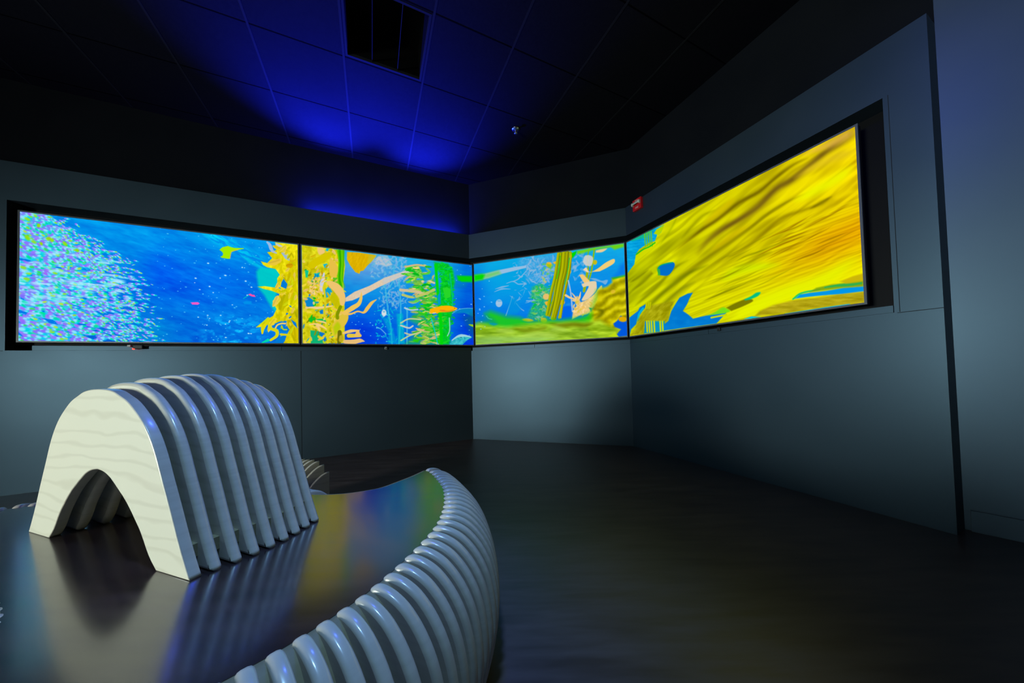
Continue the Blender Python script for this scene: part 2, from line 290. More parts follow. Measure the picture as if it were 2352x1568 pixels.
    for pl, c in (([(830, 310), (850, 315), (845, 345), (815, 330)], (0, 180, 220)), ([(700, 560), (760, 550), (770, 590), (720, 600)], (0, 190, 190)), ([(790, 470), (830, 460), (850, 500), (810, 510)], (0, 180, 220)), ([(610, 520), (650, 530), (640, 600), (620, 600)], (0, 196, 150)), ([(810, 720), (850, 680), (880, 740), (850, 790), (820, 800)], (0, 160, 214)), ([(605, 800), (680, 790), (720, 830), (700, 890), (620, 888)], (0, 130, 214)), ([(690, 790), (715, 800), (720, 880), (690, 880)], (0, 200, 30)), ([(650, 980), (690, 965), (720, 1010), (680, 1050), (640, 1030)], (0, 196, 30)), ([(750, 930), (790, 910), (790, 960), (760, 960)], (0, 120, 214)), ([(820, 950), (850, 960), (860, 1000), (830, 980)], (0, 160, 214)), ([(720, 1010), (800, 1005), (830, 1040), (740, 1045)], (0, 190, 90)), ([(660, 1120), (740, 1130), (790, 1180), (810, 1250), (665, 1250)], (0, 176, 120)), ([(740, 1130), (800, 1150), (820, 1220), (790, 1240)], (0, 110, 214)), ([(870, 640), (940, 660), (960, 640), (930, 560), (900, 560)], (90, 190, 30))):
        P.poly(pl, c, .95, 2)
    for i in range(70):
        (X0, Y0), = P.tf([(rnd.uniform(600, 900), rnd.uniform(520, 1240))]); P.leaf(X0, Y0, rnd.uniform(5, 14), rnd.uniform(1, 2.6), rnd.uniform(-1.2, 2.4), rnd.uniform(-1, 1), rnd.choice([(120, 130, 0), (60, 150, 20), (0, 150, 190), (150, 140, 0), (0, 120, 210)]), .8)
    pal2 = YEL+[(238, 196, 110), (244, 204, 130), (232, 190, 100), (205, 160, 0)]
    for i in range(230):
        x = rnd.uniform(590, 960); y = rnd.uniform(300, 1240); (X0, Y0), = P.tf([(x, y)])
        if 600 < x < 860 and rnd.random() < .45: continue
        c = np.array(rnd.choice(pal2), float); P.leaf(X0, Y0, rnd.uniform(6, 18), rnd.uniform(1.2, 3.6), rnd.uniform(-1.2, 2.4), rnd.uniform(-1.2, 1.2), c, .85, vein=c*rnd.choice([.84, 1.06]))
    P.poly([(925, 320), (1005, 330), (1000, 480), (985, 640), (980, 720), (940, 700), (930, 560), (950, 450)], (60, 190, 0), 1, 2)
    for o in (0, 22, 44, 60): P.stroke(P.curve([(935+o, 325), (945+o*.8, 460), (935+o*.8, 600), (945+o, 700)]), 4, (30+o, 120+o, 0) if o % 44 else (130, 215, 0), .9)
    L4 = [(700, 470, 1.5), ]
    P.poly(P.curve([(640, 480), (700, 420), (800, 370), (860, 345), (868, 400), (820, 430), (740, 480), (690, 512), (650, 505)]), (214, 198, 0), 1, 1.4)
    P.poly(P.curve([(862, 400), (900, 440), (938, 500), (925, 590), (900, 600), (860, 580), (850, 480)]), (232, 192, 70), 1, 1.4)
    P.poly(P.curve([(735, 300), (790, 310), (810, 350), (760, 375), (740, 350)]), (240, 200, 120), 1, 2)
    P.poly(P.curve([(820, 640), (860, 632), (920, 650), (970, 690), (1000, 750), (1010, 810), (1000, 860), (975, 878), (955, 860), (945, 800), (900, 740), (850, 690)]), (238, 196, 112), 1, 1.4)
    P.poly(P.curve([(870, 760), (920, 770), (950, 840), (950, 880), (900, 880), (850, 820)]), (196, 190, 0), .9, 3)
    P.poly(P.curve([(880, 1060), (930, 1000), (985, 960), (1030, 960), (1035, 1010), (1005, 1070), (950, 1120), (920, 1200), (890, 1170), (877, 1110)]), (224, 194, 60), 1, 1.4)
    P.poly(P.curve([(885, 1090), (930, 1040), (960, 1090), (925, 1150), (900, 1170)]), (176, 206, 0), .8, 5)
    for q, w, c in ((((880, 900), (940, 930), (1000, 955), (1060, 960), (1130, 935), (1190, 945), (1230, 900), (1270, 850), (1316, 818)), [5, 8, 12, 8, 7, 18, 16, 4], (238, 190, 90)), (((1000, 950), (1080, 900), (1140, 860), (1165, 800), (1168, 742)), [20, 24, 20, 14, 2], (238, 196, 90)), (((620, 900), (680, 896), (730, 900), (820, 890), (880, 880)), [5, 12, 5], (240, 206, 150)), (((650, 1065), (720, 1060), (790, 1090), (830, 1120)), [4, 12, 4], (244, 208, 130)), (((720, 1025), (790, 1040), (850, 1065)), [5, 9, 4], (240, 205, 130)), (((990, 1150), (1060, 1130), (1140, 1125)), [12, 16, 8], (235, 196, 120)), (((1040, 1175), (1150, 1175)), [20, 16], (228, 200, 60)), (((1000, 1235), (1080, 1238), (1150, 1225), (1195, 1232)), [18, 24, 20, 3], (232, 190, 120)), (((800, 640), (800, 720), (810, 860), (800, 950), (830, 1060), (830, 1250)), 9, (214, 205, 30)), (((960, 890), (930, 960), (930, 1000)), 16, (130, 150, 0)), (((950, 1140), (945, 1240)), 20, (110, 110, 10)), (((965, 1190), (960, 1220)), 20, (190, 170, 30)), (((800, 560), (790, 610), (770, 700), (790, 760)), [8, 18, 6], (200, 205, 225))):
        P.stroke(P.curve(q), w, c, 1)
    P.poly([(1118, 1125), (1140, 1125), (1163, 1178), (1090, 1190)], (236, 190, 100), 1, 1.6)
    for i in range(60):
        (X0, Y0), = P.tf([(rnd.uniform(640, 800), rnd.uniform(600, 760))]); c = rnd.choice([(244, 204, 130), (238, 190, 90), (250, 215, 160)]); P.leaf(X0, Y0, rnd.uniform(4, 9), rnd.uniform(1, 2.2), rnd.uniform(-1, 2), .6, c, .85)
    return P

def picture_reef():
    rnd = random.Random(8)
    P = Picture([(1089, 608), (1434.2, 558.5), (1091.7, 791.5), (1440, 772.7)], 380, 226)
    water(P, 14, (16, 172, 230), (0, 96, 232), amp=10, ang=-.1)
    X, Y = P.X, P.Y
    d = np.exp(-((X-1092)/26)**2-((Y-670)/60)**2); P.img = P.img*(1-.8*d[..., None])+np.array([0, 92, 226.])*.8*d[..., None]
    d = np.exp(-((X-1175)/75)**2-((Y-640)/55)**2)[..., None]; P.img = P.img*(1-.7*d)+np.array([0, 168, 226.])*.7*d
    P.T = (1070, 480, 4.6125)
    P.poly([(560, 530), (800, 495), (960, 480), (960, 640), (880, 760), (760, 800), (640, 760), (620, 620), (560, 600)], (86, 164, 222), .6, 10, shade=lambda x, y: (fnoise(x*.3, y*.3, 2)-.5)*60)
    def fronds(n, x0, y0, x1, y1, cols, L, w, al=.7, ang=(-3, 3)):
        for i in range(n):
            (X0, Y0), = P.tf([(rnd.uniform(x0, x1), rnd.uniform(y0, y1))]); c = np.array(rnd.choice(cols), float)
            P.leaf(X0, Y0, rnd.uniform(*L), rnd.uniform(*w), rnd.uniform(*ang), rnd.uniform(-1.2, 1.2), c, al)
    pale = [(110, 175, 225), (130, 180, 225), (150, 185, 220), (90, 170, 225)]
    fronds(90, 480, 560, 900, 980, pale, (5, 16), (.5, 1.6), .75)
    fronds(60, 640, 520, 920, 760, pale, (6, 18), (.8, 2.4), .7)
    fronds(40, 1110, 480, 1300, 780, pale, (8, 18), (1.4, 3.2), .6)
    for q, w in ((((420, 1130), (460, 1020), (490, 930)), 5), (((300, 880), (380, 850), (470, 850)), [2, 8, 2]), (((310, 850), (380, 830), (450, 815)), [2, 9, 3]), (((430, 790), (500, 770), (560, 800), (640, 790)), [3, 6, 3]), (((500, 770), (560, 740), (640, 660)), 5), (((640, 975), (770, 972)), 6), (((530, 1000), (570, 1050), (610, 1080)), 4)):
        P.stroke(P.curve(q), w, (130, 180, 225), .9)
    P.poly([(460, 960), (500, 930), (560, 1000), (580, 1060), (540, 1110), (430, 1130)], (0, 150, 220), .6, 5)
    P.ell(348, 1000, 34, 40, .1, (176, 200, 226), 1, .25, raw=False); P.ell(348, 975, 24, 9, .1, (110, 180, 225), 1, .3, raw=False)
    for yy in (990, 1010, 1025): P.stroke([(322, yy), (372, yy-4)], 3, (120, 180, 226), .8)
    # strap
    P.poly([(88, 705), (200, 690), (350, 650), (500, 620), (640, 600), (640, 625), (500, 660), (380, 690), (240, 735), (90, 768)], (150, 190, 225), 1, 1.6)
    P.poly([(88, 705), (200, 690), (350, 655), (370, 690), (240, 735), (90, 768)], (110, 205, 90), .8, 8)
    P.poly([(88, 705), (170, 693), (200, 700), (180, 750), (90, 768)], (0, 218, 0), 1, 6)
    # mid greens
    P.poly([(700, 830), (780, 790), (860, 830), (900, 900), (860, 1000), (860, 1180), (640, 1160), (690, 1040), (740, 960), (680, 950)], (50, 196, 70), .6, 7, shade=lambda x, y: (fnoise(x*.4, y*.4, 7)-.5)*80)
    fronds(70, 680, 800, 880, 1160, [(60, 200, 60), (110, 200, 90), (0, 200, 40), (130, 190, 170), (180, 190, 120)], (4, 14), (.8, 2.4), .8, (-.6, .6))
    fronds(40, 780, 560, 980, 900, [(130, 205, 80), (205, 190, 120), (80, 200, 90), (150, 180, 190)], (4, 12), (1, 2.6), .75)
    P.poly([(1010, 1040), (1110, 1020), (1115, 1170), (1005, 1170)], (0, 100, 232), 1, 3)
    P.poly(P.curve([(1040, 1020), (1100, 995), (1170, 1010), (1160, 1040), (1110, 1030)]), (30, 140, 226), .8, 3)
    for x, y, a, b in ((880, 590, 30, 26), (848, 930, 36, 34), (960, 570, 30, 14), (1010, 990, 34, 26), (860, 1000, 26, 22), (1095, 665, 20, 26), (820, 1180, 34, 26), (650, 1178, 60, 16)):
        P.ell(x, y, a, b, rnd.uniform(-.3, .3), rnd.choice([(240, 180, 50), (236, 186, 90), (230, 190, 110)]), 1, .4, raw=False)
    P.poly([(848, 580), (915, 590), (900, 640), (870, 620)], (130, 205, 0), .7, 4)
    # upright stalks
    stk = [(((985, 470), (965, 600), (940, 740), (900, 900), (855, 1120)), 17, (158, 170, 0)), (((1010, 470), (1000, 600), (965, 760), (930, 950), (880, 1130)), 15, (130, 150, 0)), (((1042, 460), (1025, 640), (985, 820), (950, 1000), (915, 1160)), 20, (168, 172, 0)), (((1080, 460), (1060, 640), (1020, 800), (990, 960), (935, 1160)), 19, (140, 145, 0)), (((1110, 460), (1100, 640), (1060, 820), (1020, 1000), (985, 1150)), 13, (160, 170, 0)), (((1125, 470), (1085, 700), (1040, 900), (1000, 1150)), 9, (180, 180, 0))]
    for q, w, c in stk:
        P.stroke(P.curve(q), w, c, 1, 1.2); P.stroke(P.curve([(a-w*.45, b) for a, b in q]), 4, (200, 205, 0), .7); P.stroke(P.curve([(a+w*.6, b) for a, b in q]), 3, (86, 96, 0), .6)
    for q in (((1100, 520), (1075, 680), (1045, 800)), ((1000, 500), (985, 640), (960, 740))): P.stroke(P.curve(q), 4, (0, 205, 20), .8)
    P.poly([(1120, 470), (1175, 445), (1165, 480), (1130, 525)], (0, 214, 0), 1, 2)
    # right plants
    for q, w, c in ((((1310, 420), (1290, 520), (1300, 640)), 6, (110, 180, 20)), (((1365, 420), (1345, 560), (1330, 660), (1300, 760)), 9, (130, 185, 20)), (((1290, 640), (1280, 720), (1250, 870)), 14, (150, 180, 10))):
        P.stroke(P.curve(q), w, c, 1)
    P.poly(P.curve([(1380, 440), (1440, 425), (1500, 418), (1450, 455), (1380, 462)]), (232, 205, 150), 1, 2)
    P.poly(P.curve([(1240, 560), (1260, 500), (1310, 490), (1350, 520), (1330, 600), (1270, 600)]), (214, 208, 200), .9, 2)
    P.poly(P.curve([(1330, 668), (1400, 630), (1480, 570), (1560, 530), (1582, 540), (1570, 575), (1500, 620), (1420, 660)]), (242, 206, 120), 1, 1.4)
    P.ell(1370, 565, 22, 26, .3, (196, 186, 20), 1, .3, raw=False)
    P.poly(P.curve([(1240, 645), (1275, 620), (1300, 660), (1330, 668), (1290, 672)]), (238, 212, 180), 1, 1.6)
    P.poly(P.curve([(1200, 700), (1240, 695), (1290, 740), (1310, 770), (1260, 785), (1230, 750)]), (242, 200, 120), 1, 1.6)
    P.poly(P.curve([(1225, 800), (1280, 775), (1370, 765), (1385, 800), (1380, 860), (1330, 920), (1280, 960), (1225, 968), (1260, 900), (1300, 820), (1240, 830)]), (228, 208, 170), 1, 1.6)
    P.poly(P.curve([(1310, 735), (1370, 735), (1440, 760), (1490, 750), (1505, 760), (1480, 800), (1440, 778), (1370, 760)]), (120, 176, 222), .95, 1.6)
    for q, w, c in ((((1085, 760), (1110, 900), (1125, 1080)), 7, (160, 190, 225)), (((1055, 915), (1100, 940), (1160, 960), (1200, 1000)), [12, 9, 5], (240, 204, 140)), (((1120, 890), (1160, 940), (1190, 990)), [3, 9, 3], (240, 204, 140)), (((1215, 880), (1200, 940), (1180, 970)), [3, 12, 4], (238, 204, 140))):
        P.stroke(P.curve(q), w, c, 1)
    P.poly(P.curve([(1120, 1170), (1140, 1070), (1200, 1000), (1280, 960), (1360, 900), (1400, 850), (1440, 812), (1440, 900), (1400, 980), (1330, 1060), (1290, 1110), (1200, 1130)]), (236, 204, 130), 1, 2.5, shade=lambda x, y: (fnoise(x*.3, y*.3, 9)-.5)*60)
    fronds(46, 1140, 960, 1340, 1100, [(244, 206, 130), (236, 190, 90), (220, 200, 60), (246, 216, 160)], (4, 13), (1.2, 3), .85)
    P.poly([(1300, 1045), (1340, 1050), (1320, 1080)], (0, 150, 120), 1, 2)
    P.poly([(1380, 860), (1450, 830), (1440, 900), (1380, 1010), (1330, 1110), (1320, 1060)], (110, 205, 20), .7, 12)
    # brown-yellow reef sweeping across the bottom right
    c, s = math.cos(-.5), math.sin(-.5)
    def rip(x, y):
        t = (x-1300)/100.; aa = (y+.55*(x-1380))*.11
        return (np.sin(aa*2.3+fnoise(x*.03, y*.03, 51, 2)*9)*.5-.1)*60+(fnoise(x*.1, y*.1, 52)-.5)*50
    P.poly([(1700, 700), (1550, 730), (1550, 780), (1500, 820), (1400, 860), (1390, 960), (1340, 1060), (1300, 1120), (1270, 1180), (1300, 1300), (1500, 1380), (1720, 1360)], (192, 182, 0), 1, 6, shade=rip)
    P.poly([(1550, 728), (1700, 695), (1700, 712), (1560, 745)], (0, 200, 0), .7, 4)
    P.poly([(85, 1230), (140, 1210), (230, 1180), (200, 1110), (260, 1085), (340, 1110), (430, 1140), (560, 1150), (660, 1190), (900, 1170), (1000, 1180), (1200, 1150), (1330, 1100), (1330, 1250), (600, 1300), (85, 1300)], (30, 205, 20), .9, 14)
    P.poly([(60, 1240), (140, 1205), (260, 1230), (420, 1250), (600, 1225), (800, 1200), (1000, 1200), (1250, 1190), (1420, 1180), (1480, 1220), (1560, 1250), (1640, 1275), (1620, 1300), (1600, 1370), (1300, 1420), (60, 1470)], (150, 190, 30), .95, 12,
           shade=lambda x, y: (fnoise(x*.03, y*.14, 77, 3)-.5)*120)
    P.stroke(P.curve([(880, 1220), (1000, 1235), (1130, 1225), (1260, 1235), (1360, 1200)]), [14, 30, 26, 14], (104, 108, 0), .75, gauss=True)
    P.stroke(P.curve([(1340, 1060), (1440, 1080), (1420, 1130), (1350, 1160)]), [14, 26, 16], (80, 84, 0), .6, gauss=True)
    P.stroke(P.curve([(240, 1360), (420, 1380), (700, 1380), (1000, 1370)]), [20, 34, 34, 20], (150, 205, 110), .6, gauss=True)
    P.stroke(P.curve([(480, 1250), (620, 1290), (800, 1270), (860, 1250)]), [10, 20, 20, 10], (110, 120, 10), .5, gauss=True)
    for q in (((880, 1290), (960, 1270), (1080, 1290)), ((560, 1350), (760, 1330), (980, 1340)), ((300, 1300), (420, 1290), (520, 1300))): P.stroke(P.curve(q), [16, 34, 16], (176, 214, 90), .55, gauss=True)
    P.stroke(P.curve([(90, 1400), (240, 1400), (400, 1420)]), [40, 50, 20], (130, 190, 110), .6, gauss=True)
    P.poly([(225, 1130), (290, 1170), (330, 1215), (290, 1232), (240, 1210), (150, 1190), (110, 1150)], (0, 130, 170), .5, 12)
    P.poly(P.curve([(240, 1205), (300, 1210), (330, 1222), (290, 1234), (250, 1222)]), (0, 150, 190), .8, 3)
    P.stroke(P.curve([(215, 1135), (235, 1160), (272, 1170)]), 3, (80, 220, 190), .8)
    P.poly([(1640, 1130), (1600, 1185), (1560, 1215), (1575, 1250), (1640, 1275), (1610, 1310), (1590, 1345), (1610, 1356), (1730, 1345), (1715, 1180)], (0, 88, 220), 1, 3)
    P.ell(1660, 1168, 46, 28, .1, (222, 172, 0), 1, .4, raw=False); P.ell(1560, 875, 26, 20, -.4, (228, 190, 50), .8, .6, raw=False)
    P.poly([(1500, 1350), (1540, 1330), (1580, 1300), (1595, 1330), (1620, 1356)], (190, 220, 20), 1, 2)
    P.poly([(1180, 445), (1300, 420), (1340, 412), (1680, 362), (1680, 400), (1580, 430), (1540, 405), (1360, 432), (1240, 470), (1180, 480)], (120, 214, 0), .9, 5)
    P.poly([(1640, 590), (1690, 560), (1690, 690), (1600, 720), (1560, 720), (1620, 660)], (0, 96, 232), .5, 10)
    specks(P, rnd, 14, 1095, 640, 1130, 760, (150, 220, 250), (.6, 1.1), .8)
    return P

def picture_frond():
    rnd = random.Random(21)
    P = Picture([(1440.2, 556.8), (1964.5, 290.8), (1446, 771.9), (1984.4, 693.8)], 540, 304)
    X, Y = P.X, P.Y
    # flow direction bends from steep (left) to shallow (lower right)
    def stripes(x, y, sl, k, seed, wob=9):
        b = (y+sl*(x-1445)); a = x-y*.3
        n = fnoise(a*.010, b*.05, seed, 2)
        return np.sin(b*k+(n-.5)*wob)
    t = np.clip((X-1445)/520, 0, 1)
    base = np.stack([186+44*t, 196+6*t, 0*t], -1)
    br = fnoise((X-Y*.5)*.008, (Y+.75*(X-1445))*.03, 61, 3)-.5
    P.img = base+br[..., None]*np.array([60, 60, 0])
    s1 = stripes(X, Y, .74, .15, 3, 8)*.5+stripes(X, Y, .78, .31, 4, 9)*.25
    P.img -= (np.clip(s1, -.4, 1)*34)[..., None]*np.array([1, 1.05, 0])
    # second, finer frond in the lower half
    lo = np.clip((Y-np.interp(X, [1560, 1640, 1760, 1860, 1990], [700, 620, 560, 500, 440]))/14, 0, 1)
    s2 = stripes(X, Y, .42, .42, 9, 10)*.6+stripes(X, Y, .36, .9, 12, 8)*.4
    org = np.clip((X-1740)/150, 0, 1)*np.exp(-((Y-(600-.42*(X-1800)))/48)**2)
    b2 = np.stack([205+26*t, 214-4*t, 0*t], -1)-org[..., None]*np.array([2, 42, 0])
    hi = np.exp(-((Y-(688-.33*(X-1800)))/30)**2)*np.clip((X-1640)/60, 0, 1)
    b2 = b2+hi[..., None]*np.array([10, 26, 0])-((np.clip(s2, -.6, 1)*20*(1-.75*hi))[..., None]*np.array([1, 1.1, 0]))
    P.img = P.img*(1-lo[..., None])+b2*lo[..., None]
    P.T = (1400, 220, 2.613)
    dk = (88, 70, 0)
    for q, w, al, c in ((((1475, 240), (1390, 290), (1300, 340), (1200, 420), (1100, 500), (1000, 560), (900, 660), (800, 730), (680, 800), (590, 870), (520, 960)), [16, 20, 22, 18, 16], .8, (100, 74, 20)),
                        (((1480, 215), (1390, 262), (1300, 320)), [18, 22, 16], .5, (120, 84, 60)),
                        (((1200, 370), (1110, 410), (1000, 490), (900, 575), (780, 640), (650, 740), (560, 800), (470, 870), (370, 950)), [8, 14, 14, 12, 9], .7, dk),
                        (((1250, 560), (1100, 620), (960, 700), (850, 790), (720, 880), (600, 960), (470, 1050), (380, 1120)), [6, 12, 12, 10], .5, (110, 100, 0)),
                        (((1380, 560), (1280, 640), (1150, 690), (1020, 740), (900, 850), (780, 930), (640, 1010)), [8, 12, 14, 12], .5, (130, 110, 0)),
                        (((640, 680), (560, 720), (490, 790), (430, 860)), [6, 12, 8], .4, (110, 110, 0)),
                        (((420, 700), (370, 800), (300, 900)), [4, 8, 4], .35, (130, 150, 0)),
                        (((600, 1010), (480, 1060), (380, 1130), (280, 1220), (200, 1300)), [8, 14, 14, 8], .6, (96, 106, 0)),
                        (((480, 980), (380, 1040), (300, 1130), (210, 1210), (150, 1260)), [6, 12, 12, 6], .55, (104, 110, 0)),
                        (((330, 1000), (260, 1060), (200, 1120), (130, 1170)), [5, 10, 6], .5, (110, 114, 0)),
                        (((240, 1040), (170, 1090), (120, 1120)), [5, 9, 5], .5, (96, 100, 0)),
                        (((980, 930), (900, 960), (820, 1010), (740, 1030)), [10, 14, 8], .5, (120, 110, 0)),
                        (((1340, 600), (1270, 640), (1200, 680)), [5, 12, 5], .6, (110, 96, 0)),
                        (((520, 1110), (430, 1160), (330, 1240), (260, 1310)), [8, 16, 8], .45, (100, 110, 10))):
        P.stroke(P.curve(q, 4), w, c, al, gauss=True)
    for q, w, c, al in ((((1470, 420), (1360, 500), (1230, 570), (1100, 640)), [22, 34, 34, 14], (238, 244, 0), .9), (((1470, 205), (1400, 250), (1300, 300), (1150, 360)), [20, 26, 20, 10], (232, 186, 70), .7), (((1480, 330), (1380, 360), (1240, 420), (1100, 500)), [26, 30, 22, 10], (226, 196, 30), .7), (((1490, 560), (1400, 590), (1340, 620)), [16, 18, 8], (238, 214, 0), .8),
                        (((760, 610), (680, 680), (560, 780)), [14, 22, 12], (214, 186, 0), .6), (((860, 760), (720, 850), (600, 940)), [12, 20, 10], (206, 176, 0), .5), (((1040, 1010), (800, 1040), (660, 1110)), [14, 34, 20], (206, 240, 0), .6), (((1500, 960), (1300, 1090), (1000, 1200), (760, 1310)), [30, 44, 40, 20], (230, 244, 0), .75)):
        P.stroke(P.curve(q, 4), w, c, al, gauss=True)
    for i in range(34):
        x = rnd.uniform(640, 1480); y = 1120-.46*(x-640)+rnd.uniform(-150, 130)
        L = rnd.uniform(120, 330); sl = .45+rnd.uniform(-.08, .1)
        if y > 1300-.28*(x-700) or y < 640-.2*(x-1200): continue
        q = [(x-L/2, y+L/2*sl), (x-L/6, y+L/6*sl+rnd.uniform(-7, 7)), (x+L/6, y-L/6*sl+rnd.uniform(-7, 7)), (x+L/2, y-L/2*sl)]
        P.stroke(P.curve(q, 4), [1, rnd.uniform(4, 7), 1], (150, 110, 0) if x > 1000 else (140, 140, 0), rnd.uniform(.35, .7), gauss=True)
    # left water windows
    P.poly([(100, 860), (200, 820), (330, 772), (310, 820), (290, 830), (275, 870), (240, 880), (180, 920), (160, 950), (150, 1010), (112, 1060), (100, 1060)], (0, 160, 222), 1, 2, shade=lambda x, y: (fnoise(x*.1, y*.4, 3)-.5)*50)
    P.poly([(100, 860), (200, 822), (270, 800), (220, 850), (140, 870)], (20, 190, 110), .7, 4)
    P.poly([(285, 800), (330, 772), (322, 800), (300, 835), (268, 826)], (180, 214, 0), 1, 2)
    for x in (212, 226, 240, 252): P.stroke([(x, 815), (x+6, 900)], 4, (110, 196, 30), .8)
    P.stroke(P.curve([(163, 950), (205, 920), (240, 905), (275, 880)]), 4, (0, 190, 30), .8)
    P.poly(P.curve([(285, 1045), (300, 1020), (350, 1000), (385, 998), (392, 1020), (370, 1060), (345, 1078), (300, 1075)]), (0, 110, 200), 1, 2)
    P.stroke(P.curve([(285, 1045), (310, 1015), (380, 998)]), 3, (0, 190, 90), .8)
    P.ell(270, 1045, 18, 20, 0, (196, 206, 0), .9, .6, raw=False)
    for x in (292, 300): P.stroke([(x, 1040), (x+2, 1075)], 3, (60, 190, 20), .9)
    P.poly([(170, 1290), (180, 1270), (215, 1250), (218, 1265), (190, 1300), (165, 1340), (160, 1370), (128, 1400), (118, 1440), (118, 1330)], (0, 120, 212), 1, 2.5)
    P.stroke(P.curve([(170, 1350), (176, 1310), (200, 1275)]), 6, (0, 190, 220), .8)
    P.poly([(500, 1180), (470, 1185), (420, 1210), (400, 1240), (370, 1290), (350, 1350), (330, 1365), (210, 1350), (205, 1425), (640, 1366), (700, 1300), (690, 1275), (610, 1310), (500, 1336), (470, 1310), (440, 1290), (465, 1250), (480, 1215)], (0, 122, 210), 1, 2.5, shade=lambda x, y: (fnoise(x*.05, y*.1, 5)-.5)*24)
    P.poly([(330, 1365), (210, 1350), (205, 1430), (118, 1440), (150, 1400), (170, 1340), (230, 1260), (330, 1240), (390, 1230), (365, 1290), (350, 1350)], (160, 156, 10), .9, 5, shade=lambda x, y: (fnoise((x+y)*.12, (y-x)*.05, 6)-.5)*70)
    P.poly([(240, 1350), (330, 1352), (325, 1412), (205, 1425), (215, 1380)], (0, 150, 190), .9, 3)
    for x in (222, 236, 250, 266, 302, 316): P.stroke([(x, 1352), (x+3, 1415)], 4.5, (200, 216, 0), 1)
    for x in (222, 236, 246): P.stroke([(x, 1240), (x-6, 1275)], 3.5, (200, 206, 0), .8)
    P.poly(P.curve([(585, 1318), (630, 1298), (680, 1268), (722, 1290), (690, 1304)]), (120, 226, 20), .95, 3)
    P.stroke([(610, 1330), (700, 1312)], 5, (196, 216, 0), 1)
    P.poly(P.curve([(700, 1270), (760, 1240), (830, 1215), (860, 1230), (800, 1262), (730, 1290)]), (116, 116, 0), .95, 3)
    P.poly(P.curve([(808, 1220), (850, 1200), (880, 1180), (906, 1178), (890, 1200), (850, 1218), (815, 1226)]), (0, 190, 130), 1, 3)
    # bottom right water strips
    P.poly([(810, 1334), (860, 1322), (905, 1326), (1050, 1300), (1300, 1262), (1530, 1240), (1530, 1252), (640, 1366)], (150, 150, 0), .9, 4, shade=lambda x, y: (fnoise(x*.05, y*.25, 15)-.5)*70)
    P.poly([(870, 1322), (900, 1290), (980, 1255), (1100, 1225), (1280, 1205), (1400, 1185), (1530, 1176), (1530, 1242), (1300, 1262), (1050, 1300)], (176, 160, 20), .95, 5, shade=lambda x, y: (fnoise(x*.04, y*.3, 16)-.5)*60)
    P.poly([(1050, 1306), (1300, 1266), (1440, 1246), (1440, 1254), (1180, 1295), (1050, 1308)], (0, 170, 220), 1, 2)
    P.poly([(806, 1338), (850, 1322), (905, 1326), (850, 1336)], (0, 190, 220), 1, 2)
    P.poly([(1110, 1216), (1140, 1190), (1200, 1180), (1300, 1168), (1400, 1150), (1530, 1140), (1530, 1170), (1400, 1186), (1280, 1196), (1180, 1206)], (0, 150, 232), 1, 2.5)
    P.stroke(P.curve([(1100, 1218), (1150, 1182), (1260, 1160)]), 5, (0, 200, 110), .8)
    P.poly([(1240, 1150), (1330, 1130), (1420, 1120), (1525, 1105), (1525, 1140), (1400, 1150), (1280, 1166), (1200, 1176)], (120, 160, 20), .9, 4)
    P.stroke(P.curve([(1290, 1148), (1370, 1136), (1440, 1132), (1510, 1122)]), [4, 9, 6], (30, 176, 90), .8)
    P.poly([(1380, 1112), (1460, 1080), (1525, 1062), (1525, 1108), (1420, 1124)], (200, 176, 10), .9, 4)
    P.img = np.clip(P.img, 0, 255)
    return P
